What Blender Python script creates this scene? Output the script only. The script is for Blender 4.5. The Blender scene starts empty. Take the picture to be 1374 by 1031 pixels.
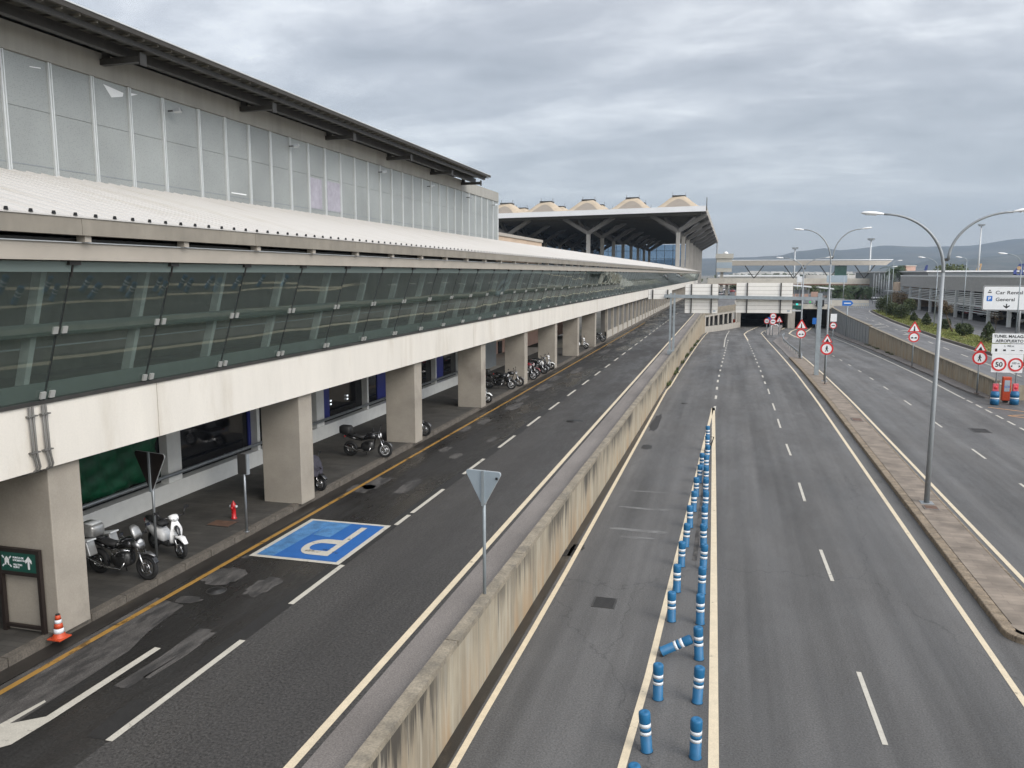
import bpy, bmesh, math, random
from mathutils import Vector, Matrix
random.seed(7)
R=math.radians; PI=math.pi
sc=bpy.context.scene; C=sc.collection
# ---------------------------------------------------------------- camera model
FL=1080.0; CX,CY=687.0,515.5; VX,VY=979.0,368.0; CH=8.5
TH=math.atan((CY-VY)/FL); PH=math.atan((VX-CX)/math.hypot(FL,CY-VY))
FW=Vector((-math.sin(PH)*math.cos(TH),math.cos(PH)*math.cos(TH),-math.sin(TH)))
RT=Vector((math.cos(PH),math.sin(PH),0)); UP=RT.cross(FW)
EYE=Vector((0,0,CH))
def ray(x,y): return FW+RT*((x-CX)/FL)-UP*((y-CY)/FL)
def PZ(x,y,z): r=ray(x,y); return EYE+r*((z-CH)/r.z)
def PY(x,y,Y): r=ray(x,y); return EYE+r*(Y/r.y)
def PX(x,y,X): r=ray(x,y); return EYE+r*(X/r.x)
def interp(t,tab):
    if t<=tab[0][0]: return tab[0][1]
    for (a,b),(c,d) in zip(tab,tab[1:]):
        if t<=c: return b+(d-b)*(t-a)/(c-a)
    return tab[-1][1]
_ZT=[(0,0),(58,0),(75,-.2),(90,-.55),(110,-1.1),(130,-1.7),(150,-2.4),(170,-3.0),(186,-3.2),(240,-4.2)]
def zroad(Y):
    k=math.floor(Y/4)*4;return interp(k,_ZT)+(interp(k+4,_ZT)-interp(k,_ZT))*(Y-k)/4
def PR(x,y,dz=0):
    z=0.
    for _ in range(30): p=PZ(x,y,z+dz); z=z*.5+.5*zroad(p.y)
    return PZ(x,y,z+dz)
# ---------------------------------------------------------------- mesh builder
class MB:
    def __init__(s): s.v=[]; s.f=[]; s.sm=[]
    def face(s,idx,smooth=False): s.f.append(idx); s.sm.append(smooth)
    def add(s,vs): n=len(s.v); s.v+= [Vector(v) for v in vs]; return n
    def box(s,x0,x1,y0,y1,z0,z1):
        n=s.add([(x0,y0,z0),(x1,y0,z0),(x1,y1,z0),(x0,y1,z0),(x0,y0,z1),(x1,y0,z1),(x1,y1,z1),(x0,y1,z1)])
        for q in ((3,2,1,0),(4,5,6,7),(0,1,5,4),(1,2,6,5),(2,3,7,6),(3,0,4,7)): s.face([n+i for i in q])
        return s
    def hexa(s,p):   # 8 points bottom ring 0-3, top ring 4-7
        n=s.add(p)
        for q in ((3,2,1,0),(4,5,6,7),(0,1,5,4),(1,2,6,5),(2,3,7,6),(3,0,4,7)): s.face([n+i for i in q])
        return s
    def obox(s,c,ax,ay,az):
        c=Vector(c); ax=Vector(ax);ay=Vector(ay);az=Vector(az)
        return s.hexa([c-ax-ay-az,c+ax-ay-az,c+ax+ay-az,c-ax+ay-az,c-ax-ay+az,c+ax-ay+az,c+ax+ay+az,c-ax+ay+az])
    def bar(s,a,b,w,h,up=(0,0,1)):
        a=Vector(a);b=Vector(b);d=(b-a);L=d.length;d.normalize();u=Vector(up)
        sd=d.cross(u)
        if sd.length<1e-4: sd=d.cross(Vector((1,0,0)))
        sd.normalize();u=sd.cross(d)
        return s.obox((a+b)/2,d*L/2,sd*w/2,u*h/2)
    def tube(s,path,r,n=8,cap=True):
        path=[Vector(p) for p in path]; rs=r if isinstance(r,(list,tuple)) else [r]*len(path)
        rings=[];pu=None
        for i,p in enumerate(path):
            d=(path[min(i+1,len(path)-1)]-path[max(i-1,0)]).normalized()
            if pu is None:
                u=Vector((0,0,1)) if abs(d.z)<.9 else Vector((1,0,0))
            else: u=pu
            sd=d.cross(u).normalized(); u=sd.cross(d).normalized(); pu=u
            rings.append(s.add([p+(sd*math.cos(2*PI*k/n)+u*math.sin(2*PI*k/n))*rs[i] for k in range(n)]))
        for a,b in zip(rings,rings[1:]):
            for k in range(n): s.face([a+k,a+(k+1)%n,b+(k+1)%n,b+k],True)
        if cap:
            s.face([rings[0]+k for k in range(n)][::-1]); s.face([rings[-1]+k for k in range(n)])
        return s
    def lathe(s,c,prof,n=20,axis='z'):   # prof (r,h)
        c=Vector(c);rings=[]
        for r,h in prof:
            vs=[]
            for k in range(n):
                a=2*PI*k/n;x,y=r*math.cos(a),r*math.sin(a)
                vs.append(c+(Vector((x,y,h)) if axis=='z' else Vector((x,h,y)) if axis=='y' else Vector((h,x,y))))
            rings.append(s.add(vs))
        for a,b in zip(rings,rings[1:]):
            for k in range(n): s.face([a+k,a+(k+1)%n,b+(k+1)%n,b+k],True)
        if prof[0][0]>1e-5: s.face([rings[0]+k for k in range(n)][::-1])
        if prof[-1][0]>1e-5: s.face([rings[-1]+k for k in range(n)])
        return s
    def torus(s,c,R_,r,axis='y',n=24,m=8,sx=1):
        c=Vector(c);rings=[]
        for i in range(n):
            a=2*PI*i/n;vs=[]
            for j in range(m):
                b=2*PI*j/m;q=R_+r*math.cos(b);h=r*sx*math.sin(b)
                x,y=q*math.cos(a),q*math.sin(a)
                vs.append(c+(Vector((x,h,y)) if axis=='y' else Vector((h,x,y)) if axis=='x' else Vector((x,y,h))))
            rings.append(s.add(vs))
        for i in range(n):
            a=rings[i];b=rings[(i+1)%n]
            for j in range(m): s.face([a+j,a+(j+1)%m,b+(j+1)%m,b+j],True)
        return s
    def loft(s,secs,n=12,p=2.5,ax='x'): # secs: (t,z,hy,hz[,yc])
        rings=[]
        for q in secs:
            t,z,hy,hz=q[:4];yc=q[4] if len(q)>4 else 0
            vs=[]
            for k in range(n):
                a=2*PI*k/n;cc,ss=math.cos(a),math.sin(a)
                y=math.copysign(abs(cc)**(2/p),cc)*hy+yc;zz=math.copysign(abs(ss)**(2/p),ss)*hz+z
                vs.append((t,y,zz) if ax=='x' else (y,t,zz) if ax=='y' else (y,zz,t))
            rings.append(s.add(vs))
        for a,b in zip(rings,rings[1:]):
            for k in range(n): s.face([a+k,a+(k+1)%n,b+(k+1)%n,b+k],True)
        s.face([rings[0]+k for k in range(n)][::-1],True); s.face([rings[-1]+k for k in range(n)],True)
        return s
    def prism(s,pts,o,ux,uy,t):   # 2D outline in plane (o,ux,uy) extruded by vector t
        o=Vector(o);ux=Vector(ux);uy=Vector(uy);t=Vector(t);n=len(pts)
        a=s.add([o+ux*x+uy*y for x,y in pts]); b=s.add([o+ux*x+uy*y+t for x,y in pts])
        s.face([a+k for k in range(n)][::-1]); s.face([b+k for k in range(n)])
        for k in range(n): s.face([a+k,a+(k+1)%n,b+(k+1)%n,b+k])
        return s
    def ribbon(s,pts,w,dz=0): # flat strip following points, width w
        pts=[Vector(p) for p in pts];L=[]
        for i,p in enumerate(pts):
            d=pts[min(i+1,len(pts)-1)]-pts[max(i-1,0)];d.z=0;d.normalize();sd=Vector((d.y,-d.x,0))
            L.append(s.add([p-sd*w/2+Vector((0,0,dz)),p+sd*w/2+Vector((0,0,dz))]))
        for a,b in zip(L,L[1:]): s.face([a,a+1,b+1,b])
        return s
    def quad(s,a,b,c,d): n=s.add([a,b,c,d]); s.face([n,n+1,n+2,n+3]); return s
    def build(s,name,m,parent=None,world=False,bevel=0,fix=True):
        me=bpy.data.meshes.new(name)
        off=parent.matrix_world.inverted() if (world and parent) else None
        wl=Vector((0,0,0))
        if world and parent:
            q=parent
            while q: wl+=q.location; q=q.parent
        me.from_pydata([tuple(v-wl) for v in s.v],[],s.f)
        me.polygons.foreach_set('use_smooth',s.sm)
        if fix:
            b=bmesh.new();b.from_mesh(me);bmesh.ops.recalc_face_normals(b,faces=b.faces);b.to_mesh(me);b.free()
        me.update()
        if isinstance(m,(list,tuple)):
            for q in m: me.materials.append(q)
        elif m: me.materials.append(m)
        o=bpy.data.objects.new(name,me);C.objects.link(o)
        if parent: o.parent=parent
        if bevel:
            md=o.modifiers.new('Bevel','BEVEL');md.width=bevel;md.segments=2;md.limit_method='ANGLE'
        return o
def parts(name,mbs,m,parent,maxn=100,**k):
    for q in mbs[:maxn]: q.build(name,m,parent,**k)
    if len(mbs)>maxn:
        r_=MB()
        for q in mbs[maxn:]:
            n=r_.add(q.v)
            for f_,s_ in zip(q.f,q.sm): r_.face([i+n for i in f_],s_)
        o=r_.build('far_'+name,m,parent,**k);o['kind']='stuff'
def tag(o,label=None,cat=None,group=None,kind=None):
    if label:o['label']=label
    if cat:o['category']=cat
    if group:o['group']=group
    if kind:o['kind']=kind
    return o
def thing(name,label,cat,loc=(0,0,0),rz=0,group=None,kind=None):
    o=bpy.data.objects.new(name,None);C.objects.link(o);o.location=loc;o.rotation_euler=(0,0,rz);o.empty_display_size=.3
    return tag(o,label,cat,group,kind)
def struct(name,mb,m,parent=None,**k):
    o=mb.build(name,m,parent,**k)
    if not parent: o['kind']='structure'
    return o
def kids(o): return [c for c in bpy.data.objects if c.parent==o]
def copy_tree(o,parent=None):
    c=o.copy();C.objects.link(c)
    if parent:c.parent=parent
    for ch in kids(o): copy_tree(ch,c)
    return c
def dup(o,loc,rz,label,group=None):
    c=copy_tree(o);c.location=loc;c.rotation_euler=(0,0,rz);c['label']=label
    if group:c['group']=group
    return c
ORD=['nearest','second','third','fourth','fifth','sixth','seventh','eighth','ninth','tenth','eleventh','twelfth','thirteenth','fourteenth','fifteenth','sixteenth','seventeenth','eighteenth']
# ---------------------------------------------------------------- materials
def newmat(name):
    m=bpy.data.materials.new(name);m.use_nodes=True;nt=m.node_tree
    return m,nt,nt.nodes['Principled BSDF'],nt.nodes.new,nt.links.new
def col(c,f=1): return (c[0]*f,c[1]*f,c[2]*f,1)
def mat(name,c,rough=.6,metal=0,var=.15,scale=3,grain=0,gscale=120,bump=0,stretch=(1,1,1),c2=None,thr=None,spec=.5,coords='geo',coat=0):
    """colour broken up by large noise (var), optional second colour c2 in patches thr=(lo,hi), fine grain"""
    m,nt,bs,N,L=newmat(name)
    if coords=='geo': g=N('ShaderNodeNewGeometry');src=g.outputs['Position']
    else: g=N('ShaderNodeTexCoord');src=g.outputs['Object']
    mp=N('ShaderNodeMapping');mp.inputs['Scale'].default_value=stretch;L(src,mp.inputs['Vector'])
    n=N('ShaderNodeTexNoise');n.inputs['Scale'].default_value=scale;n.inputs['Detail'].default_value=6;n.inputs['Roughness'].default_value=.6;L(mp.outputs[0],n.inputs['Vector'])
    r=N('ShaderNodeValToRGB');L(n.outputs['Fac'],r.inputs[0])
    r.color_ramp.elements[0].position=.3;r.color_ramp.elements[1].position=.7
    r.color_ramp.elements[0].color=col(c,1-var);r.color_ramp.elements[1].color=col(c,1+var)
    out=r.outputs[0]
    if c2:
        n2=N('ShaderNodeTexNoise');n2.inputs['Scale'].default_value=scale*.6;n2.inputs['Detail'].default_value=8;n2.inputs['Roughness'].default_value=.65
        L(mp.outputs[0],n2.inputs['Vector'])
        r2=N('ShaderNodeMapRange');r2.inputs[1].default_value=thr[0];r2.inputs[2].default_value=thr[1];L(n2.outputs['Fac'],r2.inputs[0])
        mx=N('ShaderNodeMix');mx.data_type='RGBA';L(r2.outputs[0],mx.inputs[0]);L(out,mx.inputs[6]);mx.inputs[7].default_value=col(c2);out=mx.outputs[2]
    if grain:
        n3=N('ShaderNodeTexNoise');n3.inputs['Scale'].default_value=gscale;n3.inputs['Detail'].default_value=2;L(src,n3.inputs['Vector'])
        r3=N('ShaderNodeMapRange');r3.inputs[1].default_value=.3;r3.inputs[2].default_value=.7;r3.inputs[3].default_value=1-grain;r3.inputs[4].default_value=1+grain;L(n3.outputs['Fac'],r3.inputs[0])
        mm=N('ShaderNodeMix');mm.data_type='RGBA';mm.blend_type='MULTIPLY';mm.inputs[0].default_value=1;L(out,mm.inputs[6]);L(r3.outputs[0],mm.inputs[7]);out=mm.outputs[2]
        if bump:
            b=N('ShaderNodeBump');b.inputs['Strength'].default_value=bump;b.inputs['Distance'].default_value=.01;L(n3.outputs['Fac'],b.inputs['Height']);L(b.outputs[0],bs.inputs['Normal'])
    elif bump:
        b=N('ShaderNodeBump');b.inputs['Strength'].default_value=bump;b.inputs['Distance'].default_value=.02;L(n.outputs['Fac'],b.inputs['Height']);L(b.outputs[0],bs.inputs['Normal'])
    L(out,bs.inputs['Base Color']);bs.inputs['Roughness'].default_value=rough;bs.inputs['Metallic'].default_value=metal
    bs.inputs['Specular IOR Level'].default_value=spec
    if coat: bs.inputs['Coat Weight'].default_value=coat;bs.inputs['Coat Roughness'].default_value=.08
    return m
def asphalt(name,c,grain=.35,gs=38,wet=0,crack=True,rough=(.55,.8),streak=.18):
    m,nt,bs,N,L=newmat(name)
    g=N('ShaderNodeNewGeometry');src=g.outputs['Position']
    def noise(scale,det,st=(1,1,1),ro=.6):
        mp=N('ShaderNodeMapping');mp.inputs['Scale'].default_value=st;L(src,mp.inputs['Vector'])
        n=N('ShaderNodeTexNoise');n.inputs['Scale'].default_value=scale;n.inputs['Detail'].default_value=det;n.inputs['Roughness'].default_value=ro;L(mp.outputs[0],n.inputs['Vector']);return n.outputs['Fac']
    def mr(v,a,b,c_,d):
        q=N('ShaderNodeMapRange');L(v,q.inputs[0])
        for i,x in enumerate((a,b,c_,d)): q.inputs[i+1].default_value=x
        return q.outputs[0]
    def mul(a,b):
        q=N('ShaderNodeMath');q.operation='MULTIPLY';L(a,q.inputs[0]);L(b,q.inputs[1]);return q.outputs[0]
    wheel=mr(noise(1,3,(.9,.02,1)),.35,.65,1-streak,1+streak)   # long wear tracks along the lane
    patch=mr(noise(.22,6,(1,.5,1),.65),.35,.65,.86,1.12)
    fine=mr(noise(gs,3,ro=.8),.25,.75,1-grain,1+grain)
    v=N('ShaderNodeTexVoronoi');v.inputs['Scale'].default_value=gs*1.6;L(src,v.inputs['Vector'])
    sp=mr(v.outputs['Distance'],.05,.2,1.45,1.0)
    f=mul(mul(wheel,patch),mul(fine,sp))
    if crack:
        vc=N('ShaderNodeTexVoronoi');vc.feature='DISTANCE_TO_EDGE';vc.inputs['Scale'].default_value=.16
        mpv=N('ShaderNodeMapping');mpv.inputs['Scale'].default_value=(1,.45,1);L(src,mpv.inputs['Vector'])
        nz=N('ShaderNodeTexNoise');nz.inputs['Scale'].default_value=1.2;nz.inputs['Detail'].default_value=5;L(src,nz.inputs['Vector'])
        ad=N('ShaderNodeVectorMath');ad.operation='ADD';L(mpv.outputs[0],ad.inputs[0]);L(nz.outputs['Color'],ad.inputs[1]);L(ad.outputs[0],vc.inputs['Vector'])
        f=mul(f,mr(vc.outputs['Distance'],.0,.004,.70,1))
    cc=N('ShaderNodeVectorMath');cc.operation='SCALE';cc.inputs[0].default_value=c;L(f,cc.inputs['Scale'])
    L(cc.outputs[0],bs.inputs['Base Color'])
    wn=noise(.5,6,(1,.25,1),.7)
    L(mr(wn,.42,.62,rough[0]-wet,rough[1]),bs.inputs['Roughness'])
    b=N('ShaderNodeBump');b.inputs['Strength'].default_value=.35;b.inputs['Distance'].default_value=.012;L(fine,b.inputs['Height']);L(b.outputs[0],bs.inputs['Normal'])
    bs.inputs['Specular IOR Level'].default_value=.4
    return m
M={}
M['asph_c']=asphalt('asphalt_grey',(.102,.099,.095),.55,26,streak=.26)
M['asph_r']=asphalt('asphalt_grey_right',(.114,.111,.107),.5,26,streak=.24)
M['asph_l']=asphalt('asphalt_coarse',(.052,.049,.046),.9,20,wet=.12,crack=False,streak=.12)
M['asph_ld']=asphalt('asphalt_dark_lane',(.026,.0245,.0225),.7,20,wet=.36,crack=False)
M['asph_u']=asphalt('asphalt_upper',(.14,.138,.138),.25,20)
M['patch']=mat('ground_off_patch',(.082,.076,.070),.75,var=.4,scale=4,grain=.4,gscale=45,stretch=(1.6,.5,1),c2=(.034,.032,.030),thr=(.47,.60))
M['gut']=mat('wet_gutter',(.028,.025,.022),.35,var=.35,scale=3,grain=.3,gscale=40,c2=(.07,.06,.045),thr=(.56,.7),stretch=(1,.4,1))
M['patchd']=mat('tar_patch',(.022,.021,.02),.6,var=.2,scale=5,grain=.4,gscale=60)
def paint(name,c,wear=.36,ws=9):
    return mat(name,c,.55,var=.08,scale=4,grain=.1,gscale=50,c2=(c[0]*.35,c[1]*.34,c[2]*.33),thr=(1-wear,1-wear+.06))
M['white']=paint('road_paint_white',(.52,.49,.42),.38)
M['cream']=paint('road_paint_cream',(.66,.56,.40),.36)
M['yellow']=paint('road_paint_yellow',(.36,.20,.045),.45)
M['orange_p']=paint('road_paint_orange',(.65,.33,.12),.4)
M['bluep']=paint('road_paint_blue',(.018,.115,.36),.36)
M['bluep2']=mat('road_paint_pale_blue',(.07,.20,.40),.6,var=.3,scale=3,grain=.2,gscale=40)
M['strip']=mat('verge_concrete',(.205,.185,.17),.8,var=.2,scale=.8,grain=.3,gscale=40,stretch=(1,.3,1))
M['conc']=mat('concrete_light',(.42,.39,.34),.8,var=.15,scale=1.5,grain=.08,gscale=30,stretch=(1,1,.3))
M['colm']=mat('column_concrete',(.345,.31,.26),.75,var=.16,scale=.8,grain=.05,gscale=25,c2=(.20,.175,.15),thr=(.56,.8))
M['kerb']=mat('kerb_stone',(.115,.10,.082),.85,var=.25,scale=4,grain=.25,gscale=30)
M['beam']=mat('white_beam',(.72,.68,.61),.55,var=.06,scale=.7,grain=.02,gscale=20,c2=(.50,.44,.35),thr=(.54,.85),stretch=(1,1.6,.35))
M['fascia']=mat('fascia_beige_grey',(.25,.225,.185),.6,var=.18,scale=1.6,c2=(.15,.13,.10),thr=(.6,.8),stretch=(1,1,.5))
M['fascia2']=mat('fascia_pale',(.42,.38,.325),.55,var=.08,scale=1.2,c2=(.30,.26,.21),thr=(.62,.85))
M['parapet']=mat('parapet_grey',(.31,.30,.27),.7,var=.12,scale=1.5,stretch=(1,1.2,.2),c2=(.29,.28,.26),thr=(.55,.8))
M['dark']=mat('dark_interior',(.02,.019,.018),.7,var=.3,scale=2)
M['darkm']=mat('dark_steel',(.055,.052,.048),.5,.3,var=.2,scale=3)
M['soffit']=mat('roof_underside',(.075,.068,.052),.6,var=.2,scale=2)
M['steel']=mat('galvanised_steel',(.36,.38,.39),.42,.75,var=.12,scale=6,coords='obj')
M['post']=mat('galvanised_post',(.33,.37,.39),.5,.35,var=.12,scale=4,coords='obj')
M['pgrey']=mat('painted_grey_steel',(.27,.29,.30),.5,.2,var=.1,scale=3)
M['alu']=mat('aluminium_back',(.40,.47,.52),.45,.3,var=.06,scale=3,coords='obj')
M['mull']=mat('mullion_pale',(.60,.62,.62),.45,.2,var=.05,scale=2)
M['board']=mat('board_cream_back',(.88,.85,.79),.5,0,var=.04,scale=3,coords='obj')
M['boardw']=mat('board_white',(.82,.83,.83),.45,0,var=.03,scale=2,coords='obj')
M['red']=mat('sign_red',(.62,.03,.03),.4,var=.05,scale=5,coords='obj')
M['black']=mat('black_paint',(.012,.012,.012),.45,var=.1,scale=5,coords='obj')
M['signb']=mat('sign_blue',(.02,.16,.55),.4,var=.05,coords='obj')
M['rubber']=mat('tyre_rubber',(.016,.016,.016),.8,var=.3,scale=12,coords='obj')
M['bikeblk']=mat('gloss_black',(.014,.014,.015),.25,0,var=.2,coords='obj',coat=.6)
M['seatblk']=mat('seat_vinyl',(.02,.02,.02),.6,0,var=.3,scale=10,coords='obj')
M['chrome']=mat('chrome',(.62,.62,.62),.2,1,var=.08,coords='obj')
M['rimgrey']=mat('rim_grey',(.25,.25,.25),.35,.8,var=.1,coords='obj')
M['rimwhite']=mat('rim_pale',(.75,.75,.74),.35,.1,var=.05,coords='obj')
M['case']=mat('luggage_aluminium',(.38,.38,.37),.35,.6,var=.1,scale=5,coords='obj')
M['bikewhite']=mat('scooter_white',(.80,.80,.79),.25,0,var=.03,coords='obj',coat=.5)
M['bikered']=mat('motorbike_red',(.25,.012,.02),.3,0,var=.1,coords='obj',coat=.5)
M['cover']=mat('cover_cloth',(.035,.033,.045),.8,var=.35,scale=6,coords='obj',bump=.6)
M['lens']=mat('lamp_lens',(.75,.76,.76),.12,.2,var=.02,coords='obj')
M['lampw']=mat('lantern_white',(.82,.82,.80),.4,0,var=.04,coords='obj')
M['polegrey']=mat('lamp_pole_grey',(.30,.32,.33),.5,.3,var=.08,scale=2,coords='obj')
M['hito']=mat('bollard_blue',(.012,.125,.27),.5,0,var=.16,scale=5,coords='obj',c2=(.035,.135,.23),thr=(.55,.8))
M['hitod']=mat('bollard_dark_base',(.012,.03,.05),.6,coords='obj')
M['reflw']=mat('reflective_band',(.72,.75,.78),.35,0,var=.12,scale=14,coords='obj')
M['orange']=mat('cone_orange',(.50,.065,.02),.5,0,var=.12,scale=8,coords='obj')
M['hred']=mat('hydrant_red',(.50,.012,.015),.4,0,var=.15,coords='obj',coat=.3)
M['green']=mat('board_green',(.01,.075,.055),.4,0,var=.1,coords='obj')
M['bframe']=mat('board_frame_brown',(.020,.014,.012),.5,0,var=.2,coords='obj')
M['shed']=mat('metal_roof_white',(.54,.52,.49),.55,0,var=.03,scale=1.2,stretch=(.25,2.2,1),c2=(.47,.44,.39),thr=(.52,.75))
M['fabric']=mat('tent_fabric_cream',(.50,.41,.30),.7,0,var=.1,scale=.5)
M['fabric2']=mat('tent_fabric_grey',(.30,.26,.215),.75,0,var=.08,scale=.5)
M['hallroof']=mat('hall_roof_dark',(.075,.072,.078),.6,0,var=.15,scale=.2)
M['hallwhite']=mat('hall_fascia_white',(.9,.9,.9),.4,0,var=.03,scale=.3)
M['hallarm']=mat('hall_arm_grey',(.20,.19,.18),.6,0,var=.1,scale=.3)
M['hallcol']=mat('hall_column',(.42,.40,.37),.7,0,var=.1,scale=.3)
M['grass']=mat('grass',(.17,.19,.055),.9,0,var=.35,scale=1.2,grain=.4,gscale=18,c2=(.26,.23,.09),thr=(.5,.7))
M['leaf']=mat('leaf_dark',(.04,.06,.022),.7,0,var=.5,scale=3,c2=(.085,.105,.04),thr=(.45,.6))
M['leaf2']=mat('leaf_mid',(.065,.09,.03),.7,0,var=.5,scale=3,c2=(.13,.13,.05),thr=(.48,.62))
M['leafo']=mat('leaf_rusty',(.085,.07,.035),.75,0,var=.5,scale=4,c2=(.16,.10,.06),thr=(.45,.6))
M['palmleaf']=mat('palm_leaf',(.04,.07,.022),.6,0,var=.4,scale=2)
M['bark']=mat('bark',(.12,.09,.06),.9,0,var=.3,scale=6)
M['pink']=mat('pink_render',(.52,.34,.27),.8,0,var=.08,scale=.8)
M['peach']=mat('peach_render',(.60,.46,.34),.8,0,var=.08,scale=.5)
M['tower']=mat('tower_pale',(.52,.50,.44),.7,0,var=.1,scale=.4)
M['glassb']=mat('blue_glass',(.10,.15,.19),.08,0,var=.1,scale=.2,spec=.8)
M['carpark']=mat('ribbed_grey_metal',(.50,.50,.495),.5,.3,var=.08,scale=1,stretch=(1,1,3))
M['carwhite']=mat('car_white',(.78,.78,.78),.3,0,var=.03,coords='obj',coat=.5)
M['carred']=mat('car_red',(.35,.05,.05),.3,0,var=.03,coords='obj',coat=.5)
M['carsilver']=mat('car_silver',(.45,.46,.48),.3,.4,var=.03,coords='obj',coat=.5)
M['carglass']=mat('car_glass',(.02,.025,.03),.08,0,coords='obj')
M['tailblue']=mat('tail_blue',(.03,.05,.20),.4,0,coords='obj')
M['tailtan']=mat('tail_tan',(.55,.36,.18),.4,0,coords='obj')
M['ground']=mat('ground_dirt',(.20,.185,.16),.9,0,var=.25,scale=.15,grain=.2,gscale=3,c2=(.13,.13,.08),thr=(.45,.7))
M['hill']=mat('hill_scrub',(.045,.055,.05),.95,0,var=.35,scale=.004,c2=(.085,.085,.07),thr=(.5,.62))
M['hill2']=mat('hill_scrub_near',(.04,.048,.038),.95,0,var=.35,scale=.008,c2=(.10,.095,.075),thr=(.5,.62))
M['townw']=mat('town_wall',(.62,.60,.56),.8,0,var=.3,scale=.05)
M['tarp']=mat('green_tarpaulin',(.004,.07,.03),.45,0,var=.5,scale=2.5,bump=.8)
M['backwhite']=mat('plinth_white',(.68,.68,.65),.6,0,var=.06)
M['shopblue']=mat('shop_blue',(.03,.04,.22),.4,0,var=.1)
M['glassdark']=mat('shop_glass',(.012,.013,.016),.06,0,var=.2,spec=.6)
M['lit']=None
def emis(name,c,s):
    m,nt,bs,N,L=newmat(name);bs.inputs['Base Color'].default_value=col(c);bs.inputs['Emission Color'].default_value=col(c);bs.inputs['Emission Strength'].default_value=s;return m
M['lit']=emis('lit_tube',(.9,.95,1),1.2); M['litg']=emis('signal_teal',(.05,.7,.6),.6); M['litgn']=emis('green_light',(.05,.5,.12),.35)
def block(name,c,joint,bw,bh,swap=False,off=.5,mort=.012):
    m,nt,bs,N,L=newmat(name)
    g=N('ShaderNodeNewGeometry');sx=N('ShaderNodeSeparateXYZ');L(g.outputs['Position'],sx.inputs[0])
    cb=N('ShaderNodeCombineXYZ');L(sx.outputs['Y' if swap else 'X'],cb.inputs[0]);L(sx.outputs['X' if swap else 'Y'],cb.inputs[1])
    b=N('ShaderNodeTexBrick');b.inputs['Scale'].default_value=1;b.inputs['Brick Width'].default_value=bw;b.inputs['Row Height'].default_value=bh
    b.inputs['Mortar Size'].default_value=mort;b.offset=off;b.inputs['Color1'].default_value=col(c,.86);b.inputs['Color2'].default_value=col(c,1.14);b.inputs['Mortar'].default_value=col(joint)
    L(cb.outputs[0],b.inputs['Vector'])
    n=N('ShaderNodeTexNoise');n.inputs['Scale'].default_value=1.3;n.inputs['Detail'].default_value=7;L(g.outputs['Position'],n.inputs['Vector'])
    r=N('ShaderNodeMapRange');r.inputs[1].default_value=.3;r.inputs[2].default_value=.7;r.inputs[3].default_value=.68;r.inputs[4].default_value=1.25;L(n.outputs['Fac'],r.inputs[0])
    mm=N('ShaderNodeMix');mm.data_type='RGBA';mm.blend_type='MULTIPLY';mm.inputs[0].default_value=1;L(b.outputs['Color'],mm.inputs[6]);L(r.outputs[0],mm.inputs[7])
    L(mm.outputs[2],bs.inputs['Base Color']);bs.inputs['Roughness'].default_value=.8
    bp=N('ShaderNodeBump');bp.inputs['Strength'].default_value=.4;bp.inputs['Distance'].default_value=.01;L(n.outputs['Fac'],bp.inputs['Height']);L(bp.outputs[0],bs.inputs['Normal'])
    return m
M['walk']=block('sidewalk_slabs',(.060,.056,.049),(.045,.042,.037),.6,.2,False)
M['medb']=block('median_pavers',(.235,.195,.155),(.20,.16,.13),.9,.22,False)
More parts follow.
